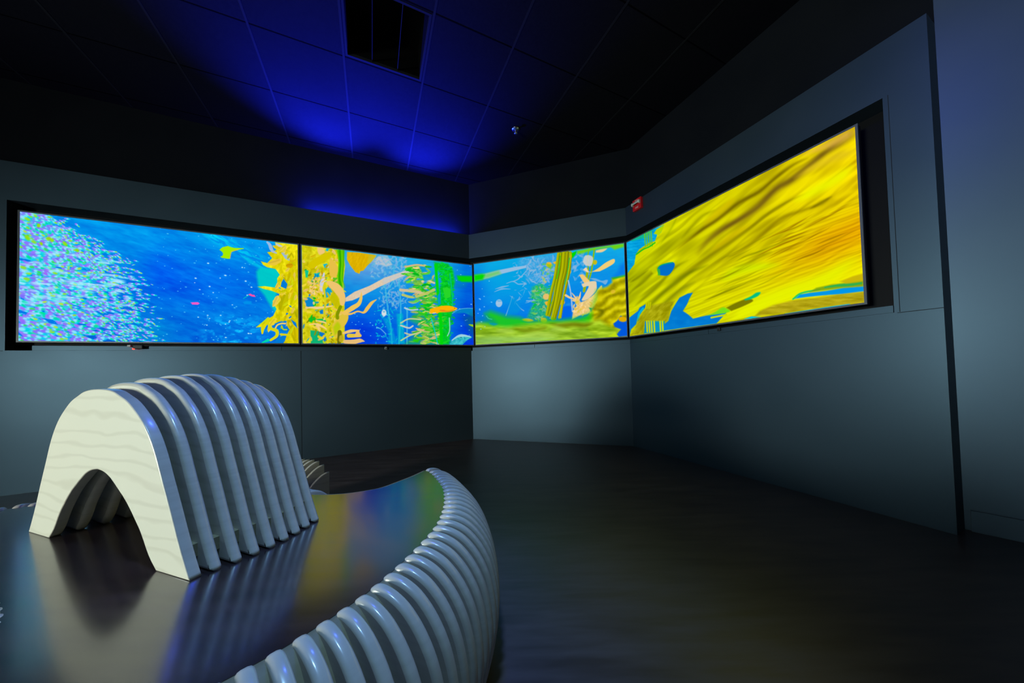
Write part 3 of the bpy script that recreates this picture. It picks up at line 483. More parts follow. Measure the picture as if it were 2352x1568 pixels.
# ---------------------------------------------------------------- materials
def lin(c): return tuple(((x/255)/12.92 if x/255 <= .04045 else ((x/255+.055)/1.055)**2.4) for x in c)
def mat(name, color, rough=.5, spec=.5, metal=0., coat=0.):
    m = bpy.data.materials.new(name); m.use_nodes = True; b = m.node_tree.nodes['Principled BSDF']
    b.inputs['Base Color'].default_value = (*color, 1); b.inputs['Roughness'].default_value = rough; b.inputs['Metallic'].default_value = metal
    b.inputs['Specular IOR Level'].default_value = spec; b.inputs['Coat Weight'].default_value = coat; b.inputs['Coat Roughness'].default_value = .12
    return m
def varied(m, c1, c2, scale=(4, 4, 4), detail=4, noise=1., wave=None, bump=0., rough=None):
    """procedural colour variation in the object's own coordinates"""
    nt = m.node_tree; N = nt.nodes; L = nt.links; b = N['Principled BSDF']
    tc = N.new('ShaderNodeTexCoord'); mp = N.new('ShaderNodeMapping'); mp.inputs['Scale'].default_value = scale
    L.new(tc.outputs['Object'], mp.inputs['Vector'])
    nz = N.new('ShaderNodeTexNoise'); nz.inputs['Scale'].default_value = noise; nz.inputs['Detail'].default_value = detail
    L.new(mp.outputs[0], nz.inputs['Vector']); src = nz.outputs['Fac']
    if wave:
        wv = N.new('ShaderNodeTexWave'); wv.wave_type = 'BANDS'; wv.bands_direction = 'Z'; wv.inputs['Scale'].default_value = wave[0]; wv.inputs['Distortion'].default_value = wave[1]
        wv.inputs['Detail'].default_value = 3; wv.inputs['Detail Scale'].default_value = wave[2]
        L.new(mp.outputs[0], wv.inputs['Vector']); src = wv.outputs['Fac']
    rp = N.new('ShaderNodeValToRGB'); rp.color_ramp.elements[0].color = (*c1, 1); rp.color_ramp.elements[1].color = (*c2, 1)
    rp.color_ramp.elements[0].position = .3; rp.color_ramp.elements[1].position = .7
    L.new(src, rp.inputs[0]); L.new(rp.outputs[0], b.inputs['Base Color'])
    if bump:
        bp = N.new('ShaderNodeBump'); bp.inputs['Strength'].default_value = bump; bp.inputs['Distance'].default_value = .002
        L.new(src, bp.inputs['Height']); L.new(bp.outputs[0], b.inputs['Normal'])
    if rough:
        mr = N.new('ShaderNodeMapRange'); mr.inputs['To Min'].default_value = rough[0]; mr.inputs['To Max'].default_value = rough[1]
        L.new(nz.outputs['Fac'], mr.inputs['Value']); L.new(mr.outputs[0], b.inputs['Roughness'])
    return m
M = {}
M['wall'] = varied(mat('satin_wall_panel', (.1, .1, .1), .5, .95), (.013, .019, .024), (.017, .023, .029), (1, 1, 1), 6, 3., rough=(.43, .49))
_b = M['wall'].node_tree.nodes['Principled BSDF']; _b.inputs['IOR'].default_value = 1.62; _b.inputs['Specular Tint'].default_value = (.46, .74, 1.0, 1)
M['far'] = M['wall'].copy(); M['far'].name = 'satin_side_wall'  # lighter copy of the wall colour, in place of light on the far wall
for _n in M['far'].node_tree.nodes:
    if _n.type == 'VALTORGB':
        _n.color_ramp.elements[0].color = (.040, .052, .064, 1); _n.color_ramp.elements[1].color = (.048, .060, .074, 1)
M['upper'] = varied(mat('black_upper_wall', (.02, .02, .02), .7, .04), (.006, .007, .010), (.008, .009, .012), (1, 1, 1), 6, 3.)
M['niche'] = mat('black_niche', (.004, .004, .005), .5, .12)
M['ceiling'] = varied(mat('dark_ceiling_tile', (.1, .1, .1), .8, .0), (.006, .006, .009), (.008, .008, .011), (1, 1, 1), 8, 60.)
M['grid'] = mat('ceiling_grid_metal', (.013, .013, .016), .7, .0)
M['gap'] = mat('tile_gap', (.002, .002, .003), .9, 0)
M['vent'] = mat('vent_black', (.002, .002, .002), .8, .05)
M['joint'] = mat('joint_shadow_gap', (.02, .022, .025), .8, .1)
M['floor'] = varied(mat('dark_plank_floor', (.03, .02, .02), .4, .45), (.050, .030, .032), (.095, .066, .068), (2.2, 14, 1), 8, 1.6, rough=(.30, .46))
M['bezel'] = mat('display_bezel', (.10, .11, .13), .38, .5)
M['housing'] = mat('display_housing', (.02, .02, .022), .5, .4)
M['seat'] = varied(mat('dark_laminate', (.03, .02, .02), .18, .8, coat=.5), (.010, .005, .007), (.032, .017, .019), (3.5, 22, 10), 7, 1.4, rough=(.17, .25))
M['seat'].node_tree.nodes['Principled BSDF'].inputs['IOR'].default_value = 1.65
M['birch'] = varied(mat('varnished_birch', (.7, .62, .48), .36, .5), (.625, .575, .46), (.70, .65, .53), (.5, 1, 1.7), 3, 1., wave=(4.6, 11, .9))
for _n in M['birch'].node_tree.nodes:
    if _n.type == 'VALTORGB': _n.color_ramp.elements[0].position = 0.; _n.color_ramp.elements[1].position = .26
M['edge'] = varied(mat('sanded_plywood_edge', (.6, .52, .4), .30, .5, coat=.5), (.56, .50, .40), (.64, .58, .47), (1, 1, 40), 3, 2.)
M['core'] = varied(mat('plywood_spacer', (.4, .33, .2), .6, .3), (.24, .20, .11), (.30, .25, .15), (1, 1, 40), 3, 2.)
M['red'] = mat('red_plastic', lin((200, 24, 30)), .35, .5)
M['white'] = mat('white_plastic', (.62, .62, .55), .35, .5)
M['steel'] = mat('brushed_steel', (.55, .55, .55), .3, .5, metal=1)
M['sensor_white'] = mat('sensor_white', (.4, .42, .44), .4)
def emit(name, color, s):
    m = bpy.data.materials.new(name); m.use_nodes = True; nt = m.node_tree; nt.nodes.clear()
    e = nt.nodes.new('ShaderNodeEmission'); e.inputs[0].default_value = (*color, 1); e.inputs[1].default_value = s
    o = nt.nodes.new('ShaderNodeOutputMaterial'); nt.links.new(e.outputs[0], o.inputs[0]); return m
M['led'] = emit('red_led', (1, .03, .02), 6)

# ---------------------------------------------------------------- mesh helpers
def tag(o, label=None, cat=None, group=None, kind=None):
    if label: o['label'] = label
    if cat: o['category'] = cat
    if group: o['group'] = group
    if kind: o['kind'] = kind
    return o
def empty(name, loc=(0, 0, 0), rz=0):
    o = bpy.data.objects.new(name, None); col.objects.link(o); o.location = loc; o.rotation_euler = (0, 0, rz); o.empty_display_size = .1
    return o
class MB:
    def __init__(self): self.v = []; self.f = []; self.s = []
    def add(self, vs, fs, smooth=False):
        n = len(self.v); self.v += [tuple(p) for p in vs]; self.f += [tuple(i+n for i in f) for f in fs]; self.s += [smooth]*len(fs)
    def prism(self, poly, z0, z1):
        n = len(poly); a = sum(poly[i][0]*poly[(i+1) % n][1]-poly[(i+1) % n][0]*poly[i][1] for i in range(n))
        if a < 0: poly = poly[::-1]
        vs = [(p[0], p[1], z0) for p in poly]+[(p[0], p[1], z1) for p in poly]
        fs = [tuple(range(n))[::-1], tuple(range(n, 2*n))]+[(i, (i+1) % n, n+(i+1) % n, n+i) for i in range(n)]
        self.add(vs, fs)
    def box(self, c, s, rz=0, origin=(0, 0)):
        x, y, z = c; a, b, h = s[0]/2, s[1]/2, s[2]/2; co, si = math.cos(rz), math.sin(rz)
        P = [(x-a, y-b), (x+a, y-b), (x+a, y+b), (x-a, y+b)]
        P = [(origin[0]+p*co-q*si, origin[1]+p*si+q*co) for p, q in P]
        self.prism(P, z-h, z+h)
    def build(self, name, m, parent=None, bevel=0, smooth_angle=None):
        me = bpy.data.meshes.new(name); me.from_pydata(self.v, [], self.f); me.update()
        me.polygons.foreach_set('use_smooth', self.s)
        for x in (m if isinstance(m, (list, tuple)) else [m]): me.materials.append(x)
        o = bpy.data.objects.new(name, me); col.objects.link(o)
        if parent: o.parent = parent
        if bevel:
            b = o.modifiers.new('bevel', 'BEVEL'); b.width = bevel; b.segments = 2; b.limit_method = 'ANGLE'
        return o

def catmull(pts, closed=True, n=12):
    out = []; N = len(pts); rng = range(N) if closed else range(N-1)
    g = (lambda i: pts[i % N]) if closed else (lambda i: pts[min(max(i, 0), N-1)])
    for i in rng:
        a, b, c, d = [np.array(g(i+k), float) for k in (-1, 0, 1, 2)]
        for k in range(n):
            t = k/n; out.append(.5*((2*b)+(c-a)*t+(2*a-5*b+4*c-d)*t*t+(3*b-a-3*c+d)*t**3))
    if not closed: out.append(np.array(pts[-1], float))
    return np.array(out)
def resample(P, step, closed=True):
    Q = np.vstack([P, P[:1]]) if closed else P
    d = np.r_[0, np.cumsum(np.hypot(*np.diff(Q, axis=0).T))]; n = max(2, int(round(d[-1]/step)))
    s = np.linspace(0, d[-1], n+1); s = s[:-1] if closed else s
    return np.stack([np.interp(s, d, Q[:, 0]), np.interp(s, d, Q[:, 1])], 1)
def offset2d(P, d):
    """move a closed outline inwards by d along its vertex normals (outline runs counter-clockwise)"""
    a = np.roll(P, 1, 0); b = np.roll(P, -1, 0); e1 = P-a; e2 = b-P
    n1 = np.stack([-e1[:, 1], e1[:, 0]], 1); n2 = np.stack([-e2[:, 1], e2[:, 0]], 1)
    n1 /= np.maximum(np.linalg.norm(n1, axis=1, keepdims=True), 1e-9); n2 /= np.maximum(np.linalg.norm(n2, axis=1, keepdims=True), 1e-9)
    m = n1+n2; L = np.maximum(np.linalg.norm(m, axis=1, keepdims=True), 1e-6); m /= L
    c = np.maximum((m*n1).sum(1, keepdims=True), .5)
    return P+m*d/c
def plate_mesh(name, outline, T, bev, m, face_m=None):
    """a flat plywood plate of thickness T (local x = along, z = up, y = thickness) with rounded-over edges"""
    P = np.array(outline, float); a = sum(P[i][0]*P[(i+1) % len(P)][1]-P[(i+1) % len(P)][0]*P[i][1] for i in range(len(P)))
    if a < 0: P = P[::-1]
    rings = []
    for y, d in ((-T/2, bev), (-T/2+bev*.13, bev*.5), (-T/2+bev*.5, bev*.13), (-T/2+bev, 0), (T/2-bev, 0), (T/2-bev*.5, bev*.13), (T/2-bev*.13, bev*.5), (T/2, bev)):
        rings.append((y, offset2d(P, d)))
    bm = bmesh.new(); R = [[bm.verts.new((q[0], y, q[1])) for q in Q] for y, Q in rings]; n = len(P)
    for k in range(len(R)-1):
        for i in range(n):
            f = bm.faces.new((R[k][i], R[k][(i+1) % n], R[k+1][(i+1) % n], R[k+1][i])); f.smooth = True
    f1 = bm.faces.new(R[0][::-1]); f2 = bm.faces.new(R[-1]); f1.material_index = f2.material_index = 1
    for f in (f1, f2):
        for e in f.edges: e.smooth = False
    f1.normal_update(); f2.normal_update()
    bmesh.ops.triangulate(bm, faces=[f1, f2], ngon_method='EAR_CLIP')
    bmesh.ops.recalc_face_normals(bm, faces=bm.faces)
    me = bpy.data.meshes.new(name); bm.to_mesh(me); bm.free(); me.materials.append(m); me.materials.append(face_m or m)
    return me
# ---------------------------------------------------------------- room plan (metres, seen from above)
def unit(a): return np.array([math.cos(a), math.sin(a)])
D = [np.array(p) for p in ((-4.0566, 2.5612), (-2.3328, 3.3772), (-.6067, 4.1429), (1.201, 3.5526))]
A = [.4423, .4423, -.3115, -1.1212]                      # heading of each display, left to right
DW, DH, DZ = 1.872, 1.053, .3394                         # lit area and its lower edge
OFF = .015                                               # display fronts stand proud of the panel face
def line_at(i, off):                                     # plan line parallel to display i, off behind its front
    u = unit(A[i]); n = np.array([-u[1], u[0]]); return D[i]+n*off, u
def cross(l1, l2):
    (p, u), (q, v) = l1, l2; t = ((q[0]-p[0])*v[1]-(q[1]-p[1])*v[0])/(u[0]*v[1]-u[1]*v[0]); return p+u*t
BACK = OFF+.14
def corner(off): return cross(line_at(0, off), line_at(2, off)), cross(line_at(2, off), line_at(3, off))
c1, c2 = corner(OFF); k1, k2 = corner(BACK)
uL, uM, uR = unit(A[0]), unit(A[2]), unit(A[3])
fl = line_at(0, OFF)[0]; bl = line_at(0, BACK)[0]; fr = line_at(3, OFF)[0]; br = line_at(3, BACK)[0]
def onL(t, back=False): return (bl if back else fl)+uL*t      # t = metres along the wall from display corner
def onR(t, back=False): return (br if back else fr)+uR*t
NL, NR, REND = -.078, DW+.112, 2.154
far0 = onR(REND, True)+uR*.0
uF = np.array([.64, -.77]); uF /= np.linalg.norm(uF)
pF = np.array([2.261, 1.678])
farA = cross((pF, uF), (onR(REND), np.array([-uR[1], uR[0]]))); farB = pF+uF*4.2
rearL = onL(-3.2, True)

def seg(mb, P): mb.prism([tuple(p) for p in P], *mb.z)
def panel(mb, fa, fb, ba, bb, z0, z1): mb.prism([tuple(fa), tuple(fb), tuple(bb), tuple(ba)], z0, z1)
Nz0, Nz1 = .262, 1.482
def thick(mb, p, q, z0, z1, t=.12):                           # a wall slab whose room face runs p -> q, solid behind it
    p, q = np.array(p), np.array(q); d = q-p; d = d/np.linalg.norm(d); n = np.array([-d[1], d[0]])
    mb.prism([tuple(p), tuple(q), tuple(q+n*t), tuple(p+n*t)], z0, z1)
def two_mat(o, fn):
    for p in o.data.polygons: p.material_index = fn(p)

# left wall: real wall behind, furred-out panel wall in front with the niche cut in it
mb = MB(); thick(mb, rearL, k1+uL*.05, FLOOR, CEIL)
panel(mb, onL(-3.2), c1, rearL, k1, FLOOR, Nz0)
panel(mb, onL(-3.2), c1, rearL, k1, Nz1, LEDGE)
panel(mb, onL(-3.2), onL(NL), rearL, onL(NL, True), Nz0, Nz1)
two_mat(tag(mb.build('wall_left', [M['wall'], M['upper']]), kind='structure'), lambda p: int(p.index < 6))
mb = MB(); thick(mb, k1, k2, FLOOR, CEIL); panel(mb, c1, c2, k1, k2, FLOOR, Nz0); panel(mb, c1, c2, k1, k2, Nz1, LEDGE)
two_mat(tag(mb.build('wall_centre', [M['wall'], M['upper']]), kind='structure'), lambda p: int(p.index < 6))
mb = MB(); thick(mb, k2, onR(REND, True), FLOOR, CEIL)
rE, rEb = onR(REND), onR(REND, True)
panel(mb, c2, rE, k2, rEb, FLOOR, Nz0); panel(mb, c2, rE, k2, rEb, Nz1, LEDGE); panel(mb, onR(NR), rE, onR(NR, True), rEb, Nz0, Nz1)
two_mat(tag(mb.build('wall_right', [M['wall'], M['upper']]), kind='structure'), lambda p: int(p.index < 6))
mb = MB(); thick(mb, farA, farB, FLOOR, CEIL); tag(mb.build('wall_far_right', M['far']), kind='structure')
rearR = np.array([farB[0], -3.6]); rl = np.array([rearL[0], -3.6])
mb = MB(); thick(mb, farB, rearR, FLOOR, CEIL); tag(mb.build('wall_entry_right', M['wall']), kind='structure')
mb = MB(); thick(mb, rearR, rl, FLOOR, CEIL); tag(mb.build('wall_rear', M['wall']), kind='structure')
mb = MB(); thick(mb, rl, rearL, FLOOR, CEIL); tag(mb.build('wall_entry_left', M['wall']), kind='structure')
# black lining at the back of the niche
e = .002
def bk(i, off): return line_at(i, off)[0]
nb1, nb2 = corner(BACK-.004)
lb = line_at(0, BACK-.004)[0]; rb = line_at(3, BACK-.004)[0]
mb = MB()
for p, q, P, Q in ((lb+uL*(NL+e), nb1, bl+uL*(NL+e)-0, k1), (nb1, nb2, k1, k2), (nb2, rb+uR*(NR-e), k2, br+uR*(NR-e))):
    mb.prism([tuple(p), tuple(q), tuple(Q), tuple(P)], Nz0+e, Nz1-e)
tag(mb.build('trim_1', M['niche']), kind='structure')
# filler strips under the displays
g = .001; z0, z1 = Nz0+.0012, .302
s1, s2 = corner(OFF+.002); m1, m2 = corner(OFF+.03)
n_trim = 2
for p, q, P, Q in ((onL(.06), onL(1.72), bl, bl), (onL(1.723), s1, bl, bl), (s1+uM*.02, s1+uM*.86, bl, bl), (s1+uM*.863, s2, bl, bl), (s2, onR(.9), br, br), (onR(.903), onR(NR-.004), br, br)):
    mb = MB(); p, q = np.array(p), np.array(q); d = (q-p)/np.linalg.norm(q-p); n = np.array([-d[1], d[0]])
    a, b = p+n*.002, q+n*.002
    mb.prism([tuple(a), tuple(b), tuple(b+n*.04), tuple(a+n*.04)], z0, z1)
    tag(mb.build('trim_%d' % n_trim, M['wall']), kind='structure'); n_trim += 1
# fine joints between wall boards
def joint(p, q, z0, z1, nrm):
    global n_trim
    mb = MB(); p, q = np.array(p), np.array(q); mb.prism([tuple(p), tuple(q), tuple(q-nrm*.0015), tuple(p-nrm*.0015)], z0, z1)
    tag(mb.build('trim_%d' % n_trim, M['joint']), kind='structure'); n_trim += 1
nL, nM, nR = [np.array([-u[1], u[0]]) for u in (uL, uM, uR)]
joint(onL(1.888), onL(1.892), FLOOR, Nz0, nL)
joint(onL(NL-1.2), onL(NL-1.196), FLOOR, LEDGE, nL)
joint(onR(NR+.012), onR(REND), .2565, .2595, nR)
joint(onR(NR+.02), onR(NR+.0225), Nz0, Nz1, nR)
joint(onL(-3.1), onL(NL-.01), .2565, .2595, nL)
# floor, ceiling, baseboard
plan = [rearL, k1, k2, onR(REND, True), farA, farB, rearR, rl]
mb = MB(); mb.prism([tuple(p) for p in plan], FLOOR-.08, FLOOR); tag(mb.build('floor', M['floor']), kind='structure')
nF = np.array([-uF[1], uF[0]])
mb = MB(); a = farA+uF*.02; mb.prism([tuple(a), tuple(farB-uF*.02), tuple(farB-uF*.02-nF*.014), tuple(a-nF*.014)], FLOOR, FLOOR+.105)
tag(mb.build('baseboard_right', M['far']), kind='structure')
# ceiling grid: pitch 0.61 m, parallel to the left wall
def ceil_pt(x, y): return np.array([x, y])*(CEIL/2.47)
G0 = ceil_pt(-1.33, 2.42); gu = unit(math.radians(25.34)); gv = np.array([-gu[1], gu[0]]); PT = .6105
from mathutils.geometry import intersect_line_line_2d
def inside(p):
    c = False
    for i in range(len(plan)):
        a, b = plan[i], plan[(i+1) % len(plan)]
        if (a[1] > p[1]) != (b[1] > p[1]) and p[0] < (b[0]-a[0])*(p[1]-a[1])/(b[1]-a[1])+a[0]: c = not c
    return c
def clip(p, d):
    ts = []
    for i in range(len(plan)):
        a, b = plan[i], plan[(i+1) % len(plan)]; e_ = b-a; den = d[0]*e_[1]-d[1]*e_[0]
        if abs(den) < 1e-9: continue
        t = ((a[0]-p[0])*e_[1]-(a[1]-p[1])*e_[0])/den; s = ((a[0]-p[0])*d[1]-(a[1]-p[1])*d[0])/den
        if -1e-6 <= s <= 1+1e-6: ts.append(t)
    return (min(ts)+.01, max(ts)-.01) if len(ts) > 1 else None
mb = MB(); mg = MB()
for k in range(-14, 14):
    for d, o in ((gu, gv), (gv, gu)):
        p = G0+o*PT*k; r = clip(p, d)
        if r is None: continue
        a, b = p+d*r[0], p+d*r[1]; wd = .005 if d is gu else .008; nn = np.array([-d[1], d[0]])*wd
        (mg if d is gu else mb).prism([tuple(a-nn), tuple(b-nn), tuple(b+nn), tuple(a+nn)], CEIL-.001-(.0015 if d is gv else 0), CEIL)
tag(mb.build('trim_%d' % n_trim, M['grid']), kind='structure'); n_trim += 1
tag(mg.build('trim_%d' % n_trim, M['gap']), kind='structure'); n_trim += 1
# air vent filling one ceiling cell; the ceiling is open above it
ang = math.radians(25.34)
vc = G0+gu*PT*.5-gv*PT*.5; hs = PT/2-.014
def ngon_slab(name, P, z0, z1, m):
    bm = bmesh.new(); a = [bm.verts.new((p[0], p[1], z0)) for p in P]; b = [bm.verts.new((p[0], p[1], z1)) for p in P]; n = len(P)
    for i in range(n): bm.faces.new((a[i], a[(i+1) % n], b[(i+1) % n], b[i]))
    f = [bm.faces.new(a[::-1]), bm.faces.new(b)]; f[0].normal_update(); f[1].normal_update(); bmesh.ops.triangulate(bm, faces=f, ngon_method='EAR_CLIP'); bmesh.ops.recalc_face_normals(bm, faces=bm.faces)
    me = bpy.data.meshes.new(name); bm.to_mesh(me); bm.free(); me.materials.append(m); o = bpy.data.objects.new(name, me); col.objects.link(o); return o
# outline cut in two halves along the vent's centre line so that each half is a simple polygon
def halves():
    p = vc; r = clip(p, gu); A_, B_ = p+gu*r[0], p+gu*r[1]; side = lambda q: (q-p)@gv
    up = [q for q in plan if side(q) > 0]; out = []
    n = len(plan)
    for sgn in (1, -1):
        poly = []
        for i in range(n):
            q, q2 = plan[i], plan[(i+1) % n]
            if side(q)*sgn > 0: poly.append(q)
            if side(q)*side(q2) < 0:
                t = side(q)/(side(q)-side(q2)); poly.append(q+(q2-q)*t)
        # insert the notch of the vent between the two cut points
        k = [i for i in range(len(poly)) if abs(side(poly[i])) < 1e-6]
        i0 = k[0] if (k[1]-k[0] == 1) else k[1]; i1 = (i0+1) % len(poly)
        d = 1 if (poly[i1]-poly[i0])@gu > 0 else -1
        notch = [vc-gu*hs*d, vc-gu*hs*d+gv*hs*sgn, vc+gu*hs*d+gv*hs*sgn, vc+gu*hs*d]
        out.append(poly[:i0+1]+notch+poly[i0+1:])
    return out
hv = halves(); meshes = [ngon_slab('ceiling', h_, CEIL, CEIL+.06, M['ceiling']) for h_ in hv]
bm = bmesh.new()
for o in meshes: bm.from_mesh(o.data)
me = meshes[0].data; bm.to_mesh(me); bm.free(); bpy.data.objects.remove(meshes[1]); tag(meshes[0], kind='structure')
vent = empty('air_vent', (vc[0], vc[1], CEIL), ang); tag(vent, 'black square air vent in the ceiling tiles above the blue glow', 'vent')
mb = MB(); S = PT-.028
for sx, sy, a, b in ((0, S/2-.008, S, .016), (0, -S/2+.008, S, .016), (S/2-.008, 0, .016, S-.032), (-S/2+.008, 0, .016, S-.032)): mb.box((sx, sy, .010), (a, b, .024))
mb.build('frame', M['grid'], vent)
mb = MB(); mb.box((0, 0, .26), (S-.03, S-.03, .01))
for sx, sy, a, b in ((0, S/2-.018, S-.032, .004), (0, -S/2+.018, S-.032, .004), (S/2-.018, 0, .004, S-.04), (-S/2+.018, 0, .004, S-.04)): mb.box((sx, sy, .14), (a, b, .235))
mb.build('duct', M['vent'], vent)
for k in (-1, 1):
    mb = MB(); mb.box((k*S/6, 0, .014), (.004, S-.034, .010)); mb.build('divider', M['grid'], vent)
# sprinkler
sp = ceil_pt(-.01, 3.22)
spr = empty('fire_sprinkler', (sp[0], sp[1], CEIL)); tag(spr, 'small round metal sprinkler head on the dark ceiling', 'sprinkler')
def lathe(mb, prof, n=20, c=(0, 0)):
    vs = [(c[0]+r*math.cos(2*math.pi*i/n), c[1]+r*math.sin(2*math.pi*i/n), z) for r, z in prof for i in range(n)]
    fs = [(k*n+i, k*n+(i+1) % n, (k+1)*n+(i+1) % n, (k+1)*n+i) for k in range(len(prof)-1) for i in range(n)]
    mb.add(vs, fs, True)
mb = MB(); lathe(mb, [(.0, -.001), (.042, -.001), (.04, -.006), (.02, -.012), (.0, -.012)]); mb.build('escutcheon', M['steel'], spr)
mb = MB(); lathe(mb, [(0, -.012), (.012, -.012), (.010, -.03), (.008, -.034), (0, -.034)]); mb.build('body', M['steel'], spr)
mb = MB(); lathe(mb, [(0, -.046), (.018, -.045), (.018, -.049), (0, -.05)]); 
for s in (-1, 1): mb.box((s*.011, 0, -.038), (.003, .004, .024))
mb.build('deflector', M['steel'], spr)

# ---------------------------------------------------------------- displays
def screen_material():
    m = bpy.data.materials.new('lit_display'); m.use_nodes = True; nt = m.node_tree; nt.nodes.clear()
    a = nt.nodes.new('ShaderNodeAttribute'); a.attribute_name = 'picture'; e_ = nt.nodes.new('ShaderNodeEmission'); e_.inputs[1].default_value = SCREEN_STRENGTH
    o = nt.nodes.new('ShaderNodeOutputMaterial'); nt.links.new(a.outputs['Color'], e_.inputs[0]); nt.links.new(e_.outputs[0], o.inputs[0]); return m
M['screen'] = screen_material()
def screen_mesh(P):
    nu, nv = P.nu, P.nv; me = bpy.data.meshes.new('screen')
    co = np.zeros((nv, nu, 3), np.float32); co[..., 0] = P.U*DW; co[..., 2] = (1-P.V)*DH
    idx = np.arange(nu*nv).reshape(nv, nu); q = np.stack([idx[1:, :-1], idx[1:, 1:], idx[:-1, 1:], idx[:-1, :-1]], -1).reshape(-1, 4)
    me.vertices.add(nu*nv); me.vertices.foreach_set('co', co.ravel()); me.loops.add(q.size); me.loops.foreach_set('vertex_index', q.ravel().astype(np.int32))
    me.polygons.add(len(q)); me.polygons.foreach_set('loop_start', np.arange(0, q.size, 4, dtype=np.int32)); me.update(calc_edges=True)
    c = np.clip(P.img/255., 0, 1); c = np.where(c <= .04045, c/12.92, ((c+.055)/1.055)**2.4)
    at = me.color_attributes.new('picture', 'FLOAT_COLOR', 'POINT'); at.data.foreach_set('color', np.concatenate([c, np.ones(c.shape[:2]+(1,))], -1).astype(np.float32).ravel())
    me.materials.append(M['screen']); return me
BZ = .012
for i, (pic, lab) in enumerate(((picture_school, 'wide wall display showing a dense shoal of small fish in blue water'), (picture_kelp, 'wide wall display showing tall yellow kelp and an orange fish'),
                                (picture_reef, 'wall display in the middle showing green stalks over a brown reef'), (picture_frond, 'rightmost wall display filled by a huge yellow rippled frond'))):
    root = empty('wall_display', (D[i][0], D[i][1], DZ), A[i]); tag(root, lab, 'display', 'displays in the wall niche')
    o = bpy.data.objects.new('screen', screen_mesh(pic())); col.objects.link(o); o.parent = root
    mb = MB(); yf, yb = -.0015, .05
    W_, H_ = DW, DH
    bl_, br_ = BZ, BZ
    if i == 1: br_ = .009
    if i == 2: bl_ = .009; br_ = .009
    if i == 3: bl_ = .009
    for x0, x1, zz0, zz1 in ((-bl_, W_+br_, -BZ, 0), (-bl_, W_+br_, H_, H_+BZ), (-bl_, 0, 0, H_), (W_, W_+br_, 0, H_)):
        mb.box(((x0+x1)/2, (yf+.012)/2, (zz0+zz1)/2), (x1-x0, .012-yf, zz1-zz0))
    mb.build('bezel', M['bezel'], root)
    mb = MB(); mb.box((W_/2, .03, H_/2), (W_+bl_+br_-.004, .034, H_+2*BZ-.004)); mb.build('housing', M['housing'], root)
    for kx in (.3, 1.57):
        mb = MB(); mb.box((kx, .085, H_/2), (.08, .076, .5)); mb.build('wall_bracket', M['housing'], root)
# little receivers under the display edges
p = onL(.645)-nL*.004
sn = empty('infrared_sensor', (p[0], p[1], .2925), A[0]); tag(sn, 'small black sensor with a glowing red light under the leftmost display', 'sensor')
mb = MB(); mb.box((.04, -.016, .0), (.062, .034, .034)); mb.build('body', M['housing'], sn, bevel=.004)
mb = MB(); mb.box((-.018, -.014, .010), (.022, .024, .018)); mb.build('clip', M['sensor_white'], sn, bevel=.002)
mb = MB(); lathe(mb, [(0, -.0245), (.007, -.022), (.008, -.018), (.007, -.012), (0, -.011)], 12, (.012, -.026)); mb.build('led', M['led'], sn)
for pt, a_, lab in ((onL(2.72), A[0], 'tiny grey sensor stub under the display with the orange fish'), (onR(1.0), A[3], 'tiny dark sensor stub under the rightmost display')):
    n_ = np.array([-math.sin(a_), math.cos(a_)]); p = pt-n_*.001
    s_ = empty('sensor_stub', (p[0], p[1], .2925), a_); tag(s_, lab, 'sensor', 'sensor stubs under the displays')
    mb = MB(); mb.box((0, -.008, 0), (.026, .016, .03)); mb.build('body', M['sensor_white'] if a_ == A[0] else M['housing'], s_, bevel=.003)
    mb = MB(); mb.box((0, -.0175, -.004), (.012, .003, .01)); mb.build('lens', M['housing'], s_)

# fire alarm pull station on the right wall, just under the ledge
p0 = np.array([1.267, 3.45]); t0 = (p0-fr)@uR; pc = fr+uR*(t0+.062)
fa = empty('fire_alarm_pull_station', (pc[0], pc[1], 1.738), A[3]); tag(fa, 'red fire alarm pull station with white lever on the dark wall', 'fire alarm')
fa.rotation_euler = (0, 0, A[3]); 
mb = MB(); mb.box((0, -.017, 0), (.118, .034, .118)); mb.build('housing', M['red'], fa, bevel=.004)
mb = MB()
for s in (-1, 1): mb.box((s*.048, -.046, .008), (.014, .024, .034))
mb.box((0, -.055, .010), (.11, .010, .022)); mb.build('pull_handle', M['white'], fa, bevel=.003)
mb = MB(); mb.box((0, -.0605, .012), (.07, .002, .006)); mb.build('handle_strip', M['steel'], fa)
def text(parent, body, size, x, z, y, m, ext=.0006, name='lettering'):
    cu_ = bpy.data.curves.new(name, 'FONT'); cu_.body = body; cu_.size = size; cu_.extrude = ext; cu_.align_x = 'CENTER'; cu_.align_y = 'CENTER'
    t = bpy.data.objects.new(name+'_tmp', cu_); col.objects.link(t); dg = bpy.context.evaluated_depsgraph_get(); me = bpy.data.meshes.new_from_object(t.evaluated_get(dg))
    bpy.data.objects.remove(t); o = bpy.data.objects.new(name, me); col.objects.link(o); me.materials.clear(); me.materials.append(m); o.parent = parent
    o.location = (x, y, z); o.rotation_euler = (math.pi/2, 0, 0); return o
text(fa, 'FIRE', .026, 0, -.036, -.0345, M['white'])
text(fa, 'PULL', .020, 0, .044, -.0345, M['white'])

